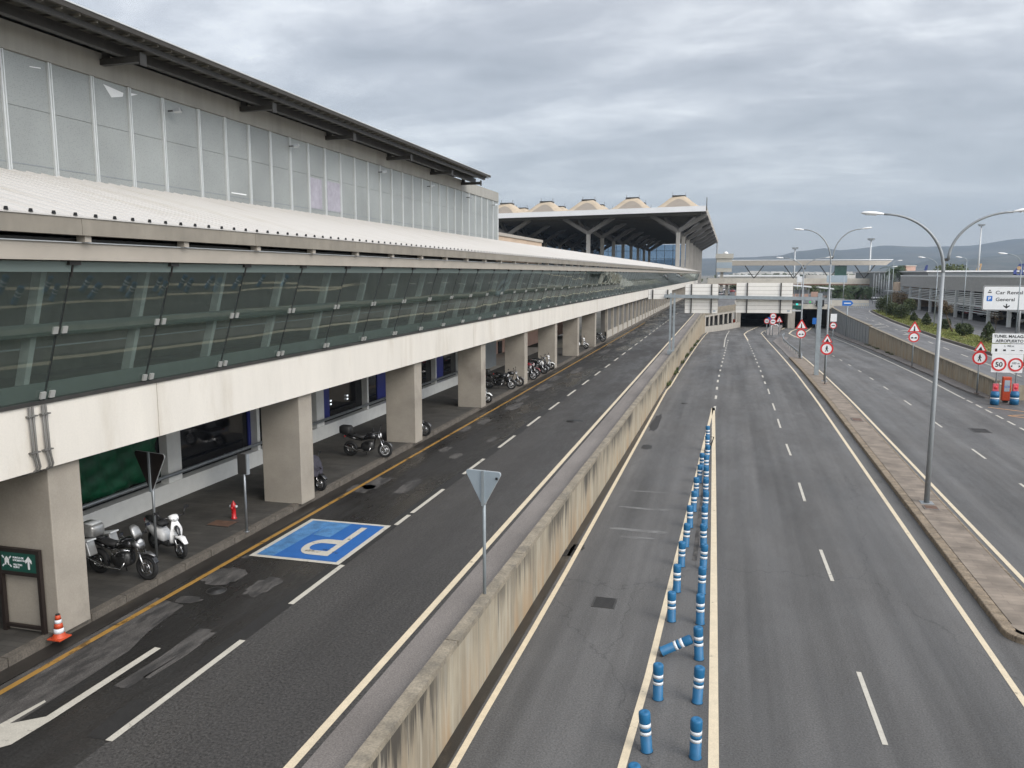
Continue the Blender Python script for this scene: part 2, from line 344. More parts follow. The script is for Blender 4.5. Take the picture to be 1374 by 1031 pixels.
def wallmat():
    m,nt,bs,N,L=newmat('retaining_wall_concrete')
    g=N('ShaderNodeNewGeometry');src=g.outputs['Position'];sx=N('ShaderNodeSeparateXYZ');L(src,sx.inputs[0])
    def noise(scale,det,st,ro=.6):
        mp=N('ShaderNodeMapping');mp.inputs['Scale'].default_value=st;L(src,mp.inputs['Vector'])
        n=N('ShaderNodeTexNoise');n.inputs['Scale'].default_value=scale;n.inputs['Detail'].default_value=det;n.inputs['Roughness'].default_value=ro;L(mp.outputs[0],n.inputs['Vector']);return n.outputs['Fac']
    def mr(v,a,b,c_,d):
        q=N('ShaderNodeMapRange');L(v,q.inputs[0])
        for i,x in enumerate((a,b,c_,d)): q.inputs[i+1].default_value=x
        return q.outputs[0]
    def mix(f,a,b,bt='MIX'):
        q=N('ShaderNodeMix');q.data_type='RGBA';q.blend_type=bt
        if isinstance(f,float): q.inputs[0].default_value=f
        else: L(f,q.inputs[0])
        for s,i in ((a,6),(b,7)):
            if isinstance(s,tuple): q.inputs[i].default_value=s
            else: L(s,q.inputs[i])
        return q.outputs[2]
    def math_(op,a,b):
        q=N('ShaderNodeMath');q.operation=op
        for s,i in ((a,0),(b,1)):
            if isinstance(s,(int,float)): q.inputs[i].default_value=s
            else: L(s,q.inputs[i])
        return q.outputs[0]
    base=mix(mr(noise(1,6,(1,1.2,.5)),.35,.65,0,1),(.26,.22,.16,1),(.40,.35,.26,1))
    # pale / tan vertical runs, each with its own width and length
    run=mr(noise(1,4,(1,6,.25)),.5,.62,0,.75)
    c=mix(run,base,(.44,.40,.32,1))
    rust=math_('MULTIPLY',mr(noise(1,4,(1,2.2,.3)),.46,.62,0,.8),mr(sx.outputs['Z'],.0,1.3,1,0))
    c=mix(rust,c,(.37,.25,.14,1))
    top=mr(sx.outputs['Z'],.55,1.7,0,1)
    dn=noise(1,6,(1,8,.3),.7);dn2=noise(.35,3,(1,1,.1))
    drip=math_('MULTIPLY',mr(math_('ADD',dn,math_('MULTIPLY',top,.26)),.585,.70,0,1),mr(dn2,.42,.56,.15,1))
    drip=math_('MULTIPLY',drip,mr(sx.outputs['Z'],.2,.8,0,.9))
    c=mix(drip,c,(.045,.04,.034,1))
    # formwork joints every 2.5 m
    w=N('ShaderNodeMath');w.operation='MODULO';L(math_('ADD',sx.outputs['Y'],100.3),w.inputs[0]);w.inputs[1].default_value=2.45
    jn=math_('LESS_THAN',w.outputs[0],.025)
    c=mix(math_('MULTIPLY',jn,.75),c,(.05,.045,.04,1))
    L(c,bs.inputs['Base Color']);bs.inputs['Roughness'].default_value=.85
    b=N('ShaderNodeBump');b.inputs['Strength'].default_value=.3;b.inputs['Distance'].default_value=.02;L(noise(12,5,(1,1,.4)),b.inputs['Height']);L(b.outputs[0],bs.inputs['Normal'])
    return m
M['wall']=wallmat()
def glassmat(name,tint,ior,trans=.75,wob=.02,rough=.0):
    m,nt,bs,N,L=newmat(name);nt.nodes.remove(bs);out=nt.nodes['Material Output']
    t=N('ShaderNodeBsdfTransparent');t.inputs[0].default_value=col(tint)
    g=N('ShaderNodeBsdfGlossy');g.inputs['Roughness'].default_value=rough;g.inputs['Color'].default_value=(.86,.93,.90,1)
    d=N('ShaderNodeBsdfDiffuse');d.inputs[0].default_value=(.26,.32,.30,1)
    mx0=N('ShaderNodeMixShader');mx0.inputs[0].default_value=1-trans;L(t.outputs[0],mx0.inputs[1]);L(d.outputs[0],mx0.inputs[2])
    f=N('ShaderNodeFresnel');f.inputs[0].default_value=ior
    tc=N('ShaderNodeNewGeometry');n=N('ShaderNodeTexNoise');n.inputs['Scale'].default_value=.45;n.inputs['Detail'].default_value=0;L(tc.outputs['Position'],n.inputs['Vector'])
    b=N('ShaderNodeBump');b.inputs['Strength'].default_value=wob;b.inputs['Distance'].default_value=.5;L(n.outputs['Fac'],b.inputs['Height'])
    L(b.outputs[0],g.inputs['Normal']);L(b.outputs[0],f.inputs['Normal'])
    mx=N('ShaderNodeMixShader');nb=N('ShaderNodeMath');nb.operation='SUBTRACT';nb.inputs[0].default_value=1;L(tc.outputs['Backfacing'],nb.inputs[1]);ff=N('ShaderNodeMath');ff.operation='MULTIPLY';L(f.outputs[0],ff.inputs[0]);L(nb.outputs[0],ff.inputs[1]);L(ff.outputs[0],mx.inputs[0]);L(mx0.outputs[0],mx.inputs[1]);L(g.outputs[0],mx.inputs[2]);L(mx.outputs[0],out.inputs['Surface'])
    return m
M['glass']=glassmat('green_glass',(.80,.84,.82),1.72,.93,.014)
M['frit']=glassmat('fritted_glass',(.5,.6,.58),1.5,.2,.006)
M['bluetint']=glassmat('hall_glass',(.55,.66,.76),1.3,.97,.0)
M['clear']=glassmat('clear_glass',(.8,.86,.86),1.45,.97,.01)
def meshpanel():
    m,nt,bs,N,L=newmat('perforated_panel')
    g=N('ShaderNodeNewGeometry');src=g.outputs['Position']
    v=N('ShaderNodeTexVoronoi');v.inputs['Scale'].default_value=22;v.inputs['Randomness'].default_value=.35;L(src,v.inputs['Vector'])
    r=N('ShaderNodeMapRange');r.inputs[1].default_value=.25;r.inputs[2].default_value=.5;r.inputs[3].default_value=.84;r.inputs[4].default_value=1.04;L(v.outputs['Distance'],r.inputs[0])
    n=N('ShaderNodeTexNoise');n.inputs['Scale'].default_value=.35;n.inputs['Detail'].default_value=4;L(src,n.inputs['Vector'])
    r2=N('ShaderNodeMapRange');r2.inputs[1].default_value=.3;r2.inputs[2].default_value=.7;r2.inputs[3].default_value=.85;r2.inputs[4].default_value=1.15;L(n.outputs['Fac'],r2.inputs[0])
    q=N('ShaderNodeMath');q.operation='MULTIPLY';L(r.outputs[0],q.inputs[0]);L(r2.outputs[0],q.inputs[1])
    cc=N('ShaderNodeVectorMath');cc.operation='SCALE';cc.inputs[0].default_value=(.315,.33,.318);L(q.outputs[0],cc.inputs['Scale'])
    L(cc.outputs[0],bs.inputs['Base Color']);bs.inputs['Roughness'].default_value=.38;bs.inputs['Metallic'].default_value=.25
    return m
M['mesh']=meshpanel()
M['transom']=mat('transom_green_grey',(.155,.175,.165),.5,var=.08)
M['iframe']=mat('inner_frame_steel',(.46,.48,.47),.5,.1)
M['clip']=mat('clip_metal',(.42,.42,.40),.5,.2)
M['pipeg']=mat('conduit_grey',(.16,.155,.145),.6,.2)
M['kerbm']=mat('median_kerb_stone',(.235,.185,.13),.85,var=.3,scale=4,grain=.25,gscale=30,c2=(.14,.115,.08),thr=(.5,.7))
M['purple']=mat('purple_tint',(.345,.33,.375),.45,var=.15)
M['chalk']=mat('pale_scuff',(.17,.168,.162),.8,var=.3,scale=5,c2=(.11,.108,.104),thr=(.45,.58),stretch=(.5,2,1))
M['edgedark']=mat('roof_edge_dark',(.04,.036,.03),.6)
M['concw']=mat('concrete_cream',(.60,.56,.48),.8,var=.12,scale=.6)
M['rust2']=mat('rust_brown_edge',(.18,.10,.07),.8,var=.2)
M['glassg']=mat('green_shaft_glass',(.05,.12,.10),.2,var=.3,scale=.5)
HAZE=1.35e-4;SUNE=2.1;GLOW=2.3;ZEN=1.2;SKYS=1.0;EXPO=0.0
M['pinkred']=mat('lamp_box_red',(.62,.10,.13),.4,coords='obj')
M['fgrey']=mat('fence_grey',(.13,.125,.115),.7,var=.3,scale=1.5,stretch=(1,1.5,.3))
M['kerb2']=mat('coping_concrete',(.26,.225,.17),.85,var=.25,scale=2.5,grain=.2,gscale=30,c2=(.15,.135,.11),thr=(.5,.7))
M['rust']=mat('rusty_plate',(.13,.075,.05),.7,var=.3,scale=6)
# ================================================================ SETTING
ZL=1.4; ZS=1.56; ZU=0.9
def seq(a,b,st):
    r=[];t=a
    while t<b-1e-6: r.append(t);t+=st
    return r+[b]
def wl(Y): return interp(Y,[(-10,-4.74),(12,-4.70),(20,-4.65),(45,-4.5),(70,-4.40),(150,-4.42),(158,-4.2),(166,-2.6),(174,-.4),(186,2.6),(240,2.6)])      # left trench wall
def wr(Y): return interp(Y,[(-20,22),(61.499,22),(61.5,17.85),(83,18.2),(131,19.4),(150,19.9),(186,21.6),(240,21.6)])  # right trench wall
# ground sheet to the horizon with the sunken roadway cut out of it
g=MB()
FAR=9000
def gq(x0,x1,y0,y1,z=.75): g.quad((x0,y0,z),(x1,y0,z),(x1,y1,z),(x0,y1,z))
gq(-FAR,-4.9,-60,FAR); gq(24,FAR,-60,190); gq(-4.9,FAR,190,FAR); gq(-FAR,FAR,-400,-60)
gy=seq(-60,61.5,10)+seq(61.5,190,10)[1:]
for a,b in zip(gy,gy[1:]):
    g.quad((wr(a+.001)+.25,a,.75),(24,a,.75),(24,b,.75),(wr(b-.002)+.25,b,.75))
    g.quad((-4.9,a,.75),(wl(a)-.2,a,.75),(wl(b)-.2,b,.75),(-4.9,b,.75))
struct('ground',g,M['ground'])
def strip(name,m,y0,y1,fl,fr,fz,st=4,parent=None,n=1):
    b=MB();ys=seq(y0,y1,st)
    for a,c in zip(ys,ys[1:]):
        b.quad((fl(a),a,fz(a)),(fr(a),a,fz(a)),(fr(c),c,fz(c)),(fl(c),c,fz(c)))
    return struct(name,b,m,parent)
MX0,MX1=6.55,7.95
road_c=strip('road_centre',M['asph_c'],-40,240,lambda y:wl(y)-.3,lambda y:7.3,zroad)
road_r=strip('road_right',M['asph_r'],-40,240,lambda y:7.3,lambda y:max(wr(y)+.3,22.4 if y<75 else 0),zroad)
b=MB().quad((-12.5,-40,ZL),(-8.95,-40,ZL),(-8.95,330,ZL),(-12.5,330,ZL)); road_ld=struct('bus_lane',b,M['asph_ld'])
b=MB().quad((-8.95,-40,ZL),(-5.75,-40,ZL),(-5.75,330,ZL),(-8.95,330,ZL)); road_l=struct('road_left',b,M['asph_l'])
b=MB().quad((-5.75,-40,ZL+.004),(-4.8,-40,ZL+.004),(-4.62,160,ZL+.004),(-5.75,160,ZL+.004)); struct('road_shoulder',b,M['strip'])
# left raised walkway and its kerb
b=MB().box(-16.45,-12.62,-40,75,1.2,ZS); struct('walkway',b,M['walk'])
b=MB();y=-12.
while y<330:
    L_=.98;j=random.uniform(-.006,.006)
    b.box(-12.62,-12.44+j,y,y+L_,1.2,ZS+.012+random.uniform(-.004,.004)); y+=1.0
kerb_l=struct('walkway_kerb',b,M['kerb'],bevel=0)
b=MB()
for a in range(-40,330,10): b.quad((-12.45,a,ZL+.003),(-12.02+.05*math.sin(a),a,ZL+.003),(-12.02+.05*math.sin(a+10),a+10,ZL+.003),(-12.45,a+10,ZL+.003))
struct('gutter',b,M['gut'])
b=MB().box(-13.6,-12.62,75,330,1.2,ZS); struct('walkway_far',b,M['walk'])
# upper road on the right
def ul(y): return wr(y)+.28
def ur(y): return interp(y,[(-40,23.9),(104,24.1),(140,25.4),(165,27.0),(180,28.3),(192,31)])
b=MB();ys=seq(-40,61.5,5)+seq(61.5,186,5)[1:]
for a,c in zip(ys,ys[1:]): b.quad((ul(a+.001),a,ZU),(ur(a),a,ZU),(ur(c),c,ZU),(ul(c-.002),c,ZU))
b.quad((-3,186.3,ZU),(90,186.3,ZU),(90,262,ZU),(-3,262,ZU)); up_road=struct('road_upper',b,M['asph_u'])
# verge: kerb, grass
b=MB();ys=seq(-40,184,3)
for a,c in zip(ys,ys[1:]): b.hexa([(ur(a),a,.7),(ur(a)+.35,a,.7),(ur(c)+.35,c,.7),(ur(c),c,.7),(ur(a)+.12,a,1.13),(ur(a)+.35,a,1.13),(ur(c)+.35,c,1.13),(ur(c)+.12,c,1.13)])
struct('verge_kerb',b,M['kerb'])
def vr(y): return ur(y)+5.2
b=MB()
for a,c in zip(ys,ys[1:]): b.quad((ur(a)+.35,a,1.1),(vr(a),a,1.05),(vr(c),c,1.05),(ur(c)+.35,c,1.1))
struct('verge_soil',b,M['grass'])
b=MB()
for a,c in zip(ys,ys[1:]): b.quad((vr(a),a,1.0),(45,a,1.0),(45,c,1.0),(vr(c),c,1.0))
struct('service_road',b,M['asph_u'])
# grass blades on the verge
b=MB()
for i in range(16000):
    y=55+125*random.random()**1.2; x=random.uniform(ur(y)+.4,vr(y)-.1); h=random.uniform(.06,.2);w=.03+.0004*y;a=random.uniform(0,PI)
    dx,dy=math.cos(a)*w,math.sin(a)*w; n=b.add([(x-dx,y-dy,1.08),(x+dx,y+dy,1.08),(x+random.uniform(-.06,.06),y+random.uniform(-.06,.06),1.08+h)]);b.face([n,n+1,n+2])
o=b.build('grass',M['grass'],fix=False);tag(o,'short dry green grass covering the verge beside the upper road','grass',kind='stuff')
# retaining walls -------------------------------------------------
w_=thing('retaining_wall','stained concrete retaining wall with flat coping between the left road and the sunken middle road','wall',(-4.6,60,0))
b=MB();ys=seq(-40,150,3)+seq(150,158,2)[1:]
for a,c in zip(ys,ys[1:]): b.hexa([(wl(a)-.25,a,zroad(a)-.5),(wl(a),a,zroad(a)-.5),(wl(c),c,zroad(c)-.5),(wl(c)-.25,c,zroad(c)-.5),(wl(a)-.25,a,1.60),(wl(a),a,1.60),(wl(c),c,1.60),(wl(c)-.25,c,1.60)])
b.build('wall_face',M['wall'],w_,world=True)
b=MB();y=-30.6
while y<152:
    z1=2.05;j=random.uniform(-.005,.005)
    cz=lambda q:1.72;e1=y+4.87;k0=wl(y)+.035+j;k1=wl(e1)+.035+j;b.hexa([(k0-.25,y,1.6),(k0,y,1.6),(k1,e1,1.6),(k1-.25,e1,1.6),(k0-.25,y,cz(y)),(k0,y,cz(y)),(k1,e1,cz(e1)),(k1-.25,e1,cz(e1))]); y+=4.9
b.build('coping',M['kerb2'],w_,world=True)
# right wall
w_=thing('retaining_wall','pale concrete retaining wall with stained ribs along the right edge of the sunken road','wall',(18,80,0))
b=MB();ys=seq(61.5,122,3)
for a,c in zip(ys,ys[1:]): b.hexa([(wr(a),a,zroad(a)-.5),(wr(a)+.3,a,zroad(a)-.5),(wr(c)+.3,c,zroad(c)-.5),(wr(c),c,zroad(c)-.5),(wr(a),a,1.15),(wr(a)+.3,a,1.15),(wr(c)+.3,c,1.15),(wr(c),c,1.15)])
b.box(18.16,22.3,61.5,61.75,-.3,.98);b.box(22.0,22.26,-40,61.5,-.3,.98)
b.build('wall_face',M['wall'],w_,world=True)
b=MB()
for a,c in zip(ys,ys[1:]): b.hexa([(wr(a)-.04,a,1.15),(wr(a)+.34,a,1.15),(wr(c)+.34,c,1.15),(wr(c)-.04,c,1.15),(wr(a)-.04,a,1.27),(wr(a)+.34,a,1.27),(wr(c)+.34,c,1.27),(wr(c)-.04,c,1.27)])
b.build('coping',M['kerb2'],w_,world=True)
w_=thing('retaining_wall','grey metal clad retaining wall leading up to the tunnel mouth on the right','wall',(20,150,-2))
b=MB();ys=seq(122,186,1.6)
for i,(a,c) in enumerate(zip(ys,ys[1:])):
    o_=.0 if i%2 else .04
    b.hexa([(wr(a)-o_,a,zroad(a)-.5),(wr(a)+.3,a,zroad(a)-.5),(wr(c)+.3,c,zroad(c)-.5),(wr(c)-o_,c,zroad(c)-.5),(wr(a)-o_,a,1.25),(wr(a)+.3,a,1.25),(wr(c)+.3,c,1.25),(wr(c)-o_,c,1.25)])
b.build('wall_face',M['pgrey'],w_,world=True)
b=MB();ys=seq(122,186,8)
for a,c in zip(ys,ys[1:]): b.hexa([(wr(a)-.1,a,1.25),(wr(a)+.4,a,1.25),(wr(c)+.4,c,1.25),(wr(c)-.1,c,1.25),(wr(a)-.1,a,1.4),(wr(a)+.4,a,1.4),(wr(c)+.4,c,1.4),(wr(c)-.1,c,1.4)])
b.build('coping',M['kerb2'],w_,world=True)
# pavement strips at the foot of the right wall
b=MB();ys=seq(61.6,175,3)
for a,c in zip(ys,ys[1:]):
    e=lambda y:wr(y)-interp(y,[(61.6,.5),(66,1.0),(175,1.3)])
    b.hexa([(e(a),a,zroad(a)-.3),(wr(a),a,zroad(a)-.3),(wr(c),c,zroad(c)-.3),(e(c),c,zroad(c)-.3),(e(a),a,zroad(a)+.13),(wr(a),a,zroad(a)+.13),(wr(c),c,zroad(c)+.13),(e(c),c,zroad(c)+.13)])
struct('pavement_right',b,M['strip'])
# weeds along wall feet
def weeds(n,fx,y0,y1,label):
    b=MB()
    for i in range(n):
        y=random.uniform(y0,y1)
        if math.sin(y*1.7)+math.sin(y*.63)<.4: continue
        x=fx(y)+random.gauss(0,.12);z=zroad(y)+.01
        for k in range(9):
            a=random.uniform(0,2*PI);h=random.uniform(.08,.34);w=.035
            dx,dy=math.cos(a)*w,math.sin(a)*w;q=b.add([(x-dx,y-dy,z),(x+dx,y+dy,z),(x+dx*4*random.random(),y+dy*4,z+h)]);b.face([q,q+1,q+2])
    o=b.build('weeds',M['leaf2'],fix=False);tag(o,label,'weeds',kind='stuff')
weeds(420,lambda y:-4.3,62,128,'green weeds growing at the foot of the stained retaining wall')
weeds(300,lambda y:wr(y)-.25,95,122,'low green weeds at the foot of the pale right hand wall')
# median ---------------------------------------------------------
def medz(y): return zroad(y)+.14
med=MB();ys=seq(20.9,92,2.2)
for a,c in zip(ys,ys[1:]): med.quad((MX0+.31,a,medz(a)+.012),(MX1-.12,a,medz(a)+.012),(MX1-.12,c,medz(c)+.012),(MX0+.31,c,medz(c)+.012))
pts=[(MX0+.27+(MX1-.12-MX0-.27)*(.5-.5*math.cos(PI*k/10)),20.9-.62*math.sin(PI*k/10),medz(20)+.012) for k in range(11)]
n=med.add(pts);med.face(list(range(n,n+11))[::-1]);median=struct('median_pavement',med,M['medb'])
b=MB();y=20.6
def kb(p,q,w=.17,h=.15):
    p=Vector(p);q=Vector(q);d=(q-p).normalized();s=Vector((-d.y,d.x,0))
    z=Vector((0,0,1));b.hexa([p-z*.1,q-z*.1,q+s*w-z*.1,p+s*w-z*.1,p+z*h-s*0+s*.02,q+z*h+s*.02,q+s*w+z*h,p+s*w+z*h])
while y<92:
    kb((MX0,y+.49,zroad(y)),(MX0,y,zroad(y)),.31); kb((MX1,y,zroad(y)),(MX1,y+.49,zroad(y)),.12); y+=.5
for k in range(9):
    a0=PI+PI*k/9;a1=PI+PI*(k+.93)/9;cx=(MX0+MX1)/2;rx=(MX1-MX0)/2
    kb((cx+rx*math.cos(a0),20.6+.62*math.sin(a0),0),(cx+rx*math.cos(a1),20.6+.62*math.sin(a1),0),.24)
struct('median_kerb',b,M['kerbm'],bevel=.03)
# paler apron strips on the sunken asphalt beside the median kerb and at wall foot
b=MB();ys=seq(-10,150,6)
for a,c in zip(ys,ys[1:]): b.quad((wl(a),a,zroad(a)+.004),(wl(a)+.22+.02*math.sin(a),a,zroad(a)+.004),(wl(c)+.22+.02*math.sin(c),c,zroad(c)+.004),(wl(c),c,zroad(c)+.004))
struct('gutter',b,M['gut'])
# road markings ---------------------------------------------------
def mark(name,pts_list,w,m,parent,dz=.006):
    b=MB()
    for p in pts_list:
        if parent in (road_c,road_r):
            q=[]
            for u_,v_ in zip(p,p[1:]):
                ts=sorted(set([0.]+[(y-u_.y)/(v_.y-u_.y) for y in range(-40,244,4) if min(u_.y,v_.y)<y<max(u_.y,v_.y)])) if abs(v_.y-u_.y)>1e-6 else [0.]
                q+=[u_.lerp(v_,t_) for t_ in ts]
            p=q+[p[-1]];p=[Vector((a_.x,a_.y,zroad(a_.y))) for a_ in p]
        b.ribbon(p,w,dz)
    o=b.build(name,m,parent,fix=False)
    return o
def rp(x,y): return Vector((x,y,zroad(y)))
def line(x,y0,y1,st=5): return [rp(x,y) for y in seq(y0,y1,st)]
def ll(x,y0,y1): return [Vector((x,y0,ZL)),Vector((x,y1,ZL))]
def pxl(pts,dz=0): return [PR(x,y) for x,y in pts]
far_l=pxl([(946,450),(950.5,445.8),(957,442.6),(966,440.6),(984,438)])
mark('edge_line',[[rp(interp(y,[(12,-4.36),(20,-4.25),(60,-4.2)]),y) for y in seq(-10,60,4)]+[PR(900.3,517.7),PR(919.7,486.7),PR(937,461.5)]+far_l],.13,M['cream'],road_c)
mark('lane_dashes',[pxl([(1188,1000),(1152,902)]),pxl([(1117,780),(1101,738)]),pxl([(1080,673),(1072,648)]),pxl([(1061,611.5),(1055,596)]),pxl([(1047.3,574.5),(1043.5,562.5)]),pxl([(1040,551),(1036.6,541.5)]),pxl([(1032.5,529),(1030.4,522)])],.10,M['white'],road_c)
mark('lane_dashes',[pxl([(1026+(y-515)*-.0,y) for y in (0,)])] if False else [[rp(3.03,y),rp(3.03,y+1.6)] for y in seq(66,128,4.6)],.13,M['white'],road_c)
mark('solid_line',[pxl([(1003.5,457),(1000.5,452),(998.5,448.5),(1003,444.8),(1013,440.5),(1022,437),(1028,433.8)])],.22,M['cream'],road_c)
mark('lane_dashes',[[rp(-.62,y),rp(-.62,y+1.7)] for y in seq(51.5,66,4.9)]+[[rp(-.62+(y-66)*.012,y),rp(-.62+(y-66)*.012,y+1.5)] for y in seq(70,128,4.7)],.15,M['white'],road_c)
mark('solid_line',[pxl([(971.5,466),(973,455),(975.5,449),(978.5,444.5)])],.14,M['white'],road_c)
# chevron strip around the bollards
mark('divider_line',[[rp(.12,8),rp(.03,13.4),rp(-.13,22.4),rp(-.38,36),rp(-.63,49),rp(-.70,52.5)]],.185,M['cream'],road_c)
mark('divider_line',[[rp(-1.65,8),rp(-1.51,13),rp(-1.38,16.3),rp(-1.27,22),rp(-1.12,29.7),rp(-.96,40),rp(-.80,49),rp(-.74,52.5)]],.145,M['cream'],road_c)
mark('worn_line',[[rp(-.72,23.8),rp(-.70,33.5)]],.15,M['patch'],road_c,.004)
mark('edge_line',[line(6.0,14,60)+[rp(6.0,y) for y in seq(64,128,6)]+pxl([(1023.5,450),(1021.3,447.6),(1024,445),(1033,441.3)])],.14,M['cream'],road_c)
mark('solid_line',[pxl([(1043,444),(1050,441.8),(1056,438.6),(1058.6,435.5),(1058,432)])],.3,M['cream'],road_r)
mark('solid_line',[pxl([(1076,455),(1066,451.5),(1058.8,447.8),(1062,444.5),(1070,441.5)])],.3,M['cream'],road_r)
mark('solid_line',[pxl([(1080,446.5),(1086,442.5),(1091,438),(1092.5,434.5),(1090,430)])],.3,M['cream'],road_r)
mark('edge_line',[line(8.25,18,60)+[rp(8.25,y) for y in seq(64,118,6)]+[rp(8.5,130),rp(9.2,142)]],.14,M['cream'],road_r)
mark('lane_dashes',[[rp(11.78,y),rp(11.78,y+2.2)] for y in (27.5,34.2,41,49,57)]+[[rp(11.78,y),rp(11.78,y+1.8)] for y in seq(65,112,6.4)],.11,M['white'],road_r)
mark('edge_line',[[rp(15.95+.018*max(0,y-62),y) for y in seq(62,150,5)]],.15,M['white'],road_r)
mark('edge_dashes',[[rp(15.95,y),rp(15.95,y+1.3)] for y in seq(34,61,2.1)],.13,M['white'],road_r)
mark('orange_zigzag',[[rp(16.4,57.4),rp(18.9,55.3)],[rp(18.9,55.3),rp(16.6,54.2)],[rp(16.6,54.2),rp(19,52)],[rp(19,52),rp(16.8,51)],[rp(16.8,51),rp(19,49.2)]],.13,M['orange_p'],road_r)
# left road
mark('edge_line',[ll(-5.93,-5,160)],.15,M['cream'],road_l)
mark('lane_dashes',[ll(-8.95,a,c) for a,c in [(9.5,13.05),(14.85,17.3),(21.8,24.6),(26.7,29.2),(31.3,33.9),(36.2,38.9),(41,43.6),(46,48.6)]]+[ll(-8.95,y,y+2.5) for y in seq(51,150,5)],.13,M['white'],road_l,.008)
mark('lane_dashes',[ll(-8.95,20.6,21.6)],.13,M['white'],road_l,.008)
mark('yellow_line',[ll(-11.8,-5,120)],.13,M['yellow'],road_ld)
# grey ground-off patches
def blob(x,y,rx,ry,z,n=22,seed=0,sk=0):
    rr=random.Random(seed);pts=[]
    for k in range(n):
        a=2*PI*k/n;q=1+rr.uniform(-.18,.18);cx=math.copysign(abs(math.cos(a))**.6,math.cos(a));sy=math.copysign(abs(math.sin(a))**.6,math.sin(a))
        pts.append((x+rx*cx*q+sk*sy,y+ry*sy*q,z))
    return pts
b=MB()
def addblob(*a,**k):
    p=blob(*a,**k);n=b.add(p);b.face(list(range(n,n+len(p))))
i=0
for px,py,rx,ry in [(302,773,.42,.5),(353,787,.28,.55),(253,805,.28,.18),(505,648,.35,.8),(550,652,.28,.9),(483,656,.4,.5),(612,612,.2,.5),(598,603,.22,.5),(650,566,.25,.8),(622,576,.3,.7),(690,546,.3,1.3),(660,590,.18,.5),(730,520,.35,1.8),(700,535,.2,1.5),(745,508,.3,1.5),(775,497,.3,2),(812,472,.3,2.2),(835,458,.3,2.5),(850,447,.25,2.5),(865,440,.3,3),(460,665,.1,.1),(330,748,.1,.1)]:
    p=PZ(px,py,ZL);addblob(p.x,p.y,rx,ry,ZL+.005,seed=i);i+=1
b.build('worn_patches',M['patch'],road_ld,fix=False)
b=MB()
for (x0,y0,x1,y1,w) in [(-9.95,10.9,-9.95,13.3,.3),(-9.75,11.3,-9.72,13.2,.14)]: b.ribbon([(x0,y0,ZL+.005),(x0+(x1-x0)*.5+.06,(y0+y1)/2,ZL+.005),(x1,y1,ZL+.005)],w)
p=[(-12.0,5),(-11.1,5),(-10.75,9.6),(-10.78,12.1),(-11.0,12.9),(-11.15,14.2),(-12.0,14.4)];n=b.add([(x,y,ZL+.003) for x,y in p]);b.face(list(range(n,n+len(p))))
b.build('worn_patches',M['patch'],road_ld,fix=False)
b=MB();n=b.add([tuple(PZ(x,y,ZL+.0065)) for x,y in ((178,938),(216,943),(147,994),(116,988))]);b.face([n,n+1,n+2,n+3]);b.ribbon([(-9.08,12,ZL+.0062),(-9.06,18,ZL+.0062),(-9.02,30,ZL+.0062),(-9.04,60,ZL+.0062)],.34)
b.build('tar_patches',M['patchd'],road_ld,fix=False)
b=MB()
for k,(px,py,rx,ry) in enumerate([(880,567,.22,2.6),(868,600,.25,.5),(775,735,.2,.3),(768,742,.16,.35)]):
    p=PR(px,py);q=blob(p.x,p.y,rx,ry,p.z+.004,seed=50+k);n=b.add(q);b.face(list(range(n,n+len(q))))
b.build('tar_patches',M['patchd'],road_c,fix=False)
b=MB()
for k,(px,py,rx,ry) in enumerate([(868,683,.9,.12),(855,712,1.0,.14),(855,722,.6,.1),(868,660,.8,.08)]):
    p=PR(px,py);q=blob(p.x,p.y,rx,ry,p.z+.0035,seed=80+k);n=b.add(q);b.face(list(range(n,n+len(q))))
b.build('scuff_marks',M['chalk'],road_c,fix=False)
# direction arrow at lower left
b=MB()
z=ZL+.007
def gpoly(pts):
    n=b.add([tuple(PZ(x,y,z)) for x,y in pts]);b.face(list(range(n,n+len(pts))))
gpoly([(208,868.5),(216,870),(71,965),(62,961.5)])
gpoly([(62,961.5),(71,965),(15,999),(13,971)])
gpoly([(13,971),(15,999),(-30,1012),(-40,985)])
gpoly([(60,939.5),(61.5,942),(13,971),(-8,976)])
gpoly([(-8,976),(13,971),(-40,985)])
b.build('direction_arrow',M['white'],road_ld,fix=False)
# blue parking box
def quadz(x0,x1,y0,y1,z,m,name,parent): return MB().quad((x0,y0,z),(x1,y0,z),(x1,y1,z),(x0,y1,z)).build(name,m,parent,fix=False)
pb=quadz(-11.56,-9.05,17.28,20.5,ZL+.009,M['white'],'parking_box',road_ld)
quadz(-11.42,-9.19,17.42,20.36,ZL+.012,M['bluep'],'blue_field',pb)
b=MB();b.quad((-11.42,17.42,ZL+.0145),(-10.95,17.42,ZL+.0145),(-10.8,20.36,ZL+.0145),(-11.42,20.36,ZL+.0145));b.quad((-10.8,19.2,ZL+.0148),(-10.25,19.1,ZL+.0148),(-10.2,20.36,ZL+.0148),(-10.8,20.36,ZL+.0148))
b.build('faded_paint',M['bluep2'],pb,fix=False)
b=MB();z=ZL+.017   # letter P read by drivers: stem runs along y, bowl towards -x end
b.quad((-9.78,17.75,z),(-9.60,17.75,z),(-9.60,20.1,z),(-9.78,20.1,z))
out=[];inn=[]
for k in range(13):
    a=-PI/2+PI*k/12
    out.append((-10.15-.42*math.cos(a)*1.0,18.35+.60*math.sin(a)));inn.append((-10.15-.24*math.cos(a),18.35+.28*math.sin(a)))
out=[(-9.78,17.75)]+out+[(-9.78,18.95)];inn=[(-9.78,18.07)]+inn+[(-9.78,18.63)]
n=b.add([(x,y,z) for x,y in out]);m2=b.add([(x,y,z) for x,y in inn])
for k in range(len(out)-1): b.face([n+k,n+k+1,m2+k+1,m2+k])
b.build('letter_p',M['white'],pb,fix=False)
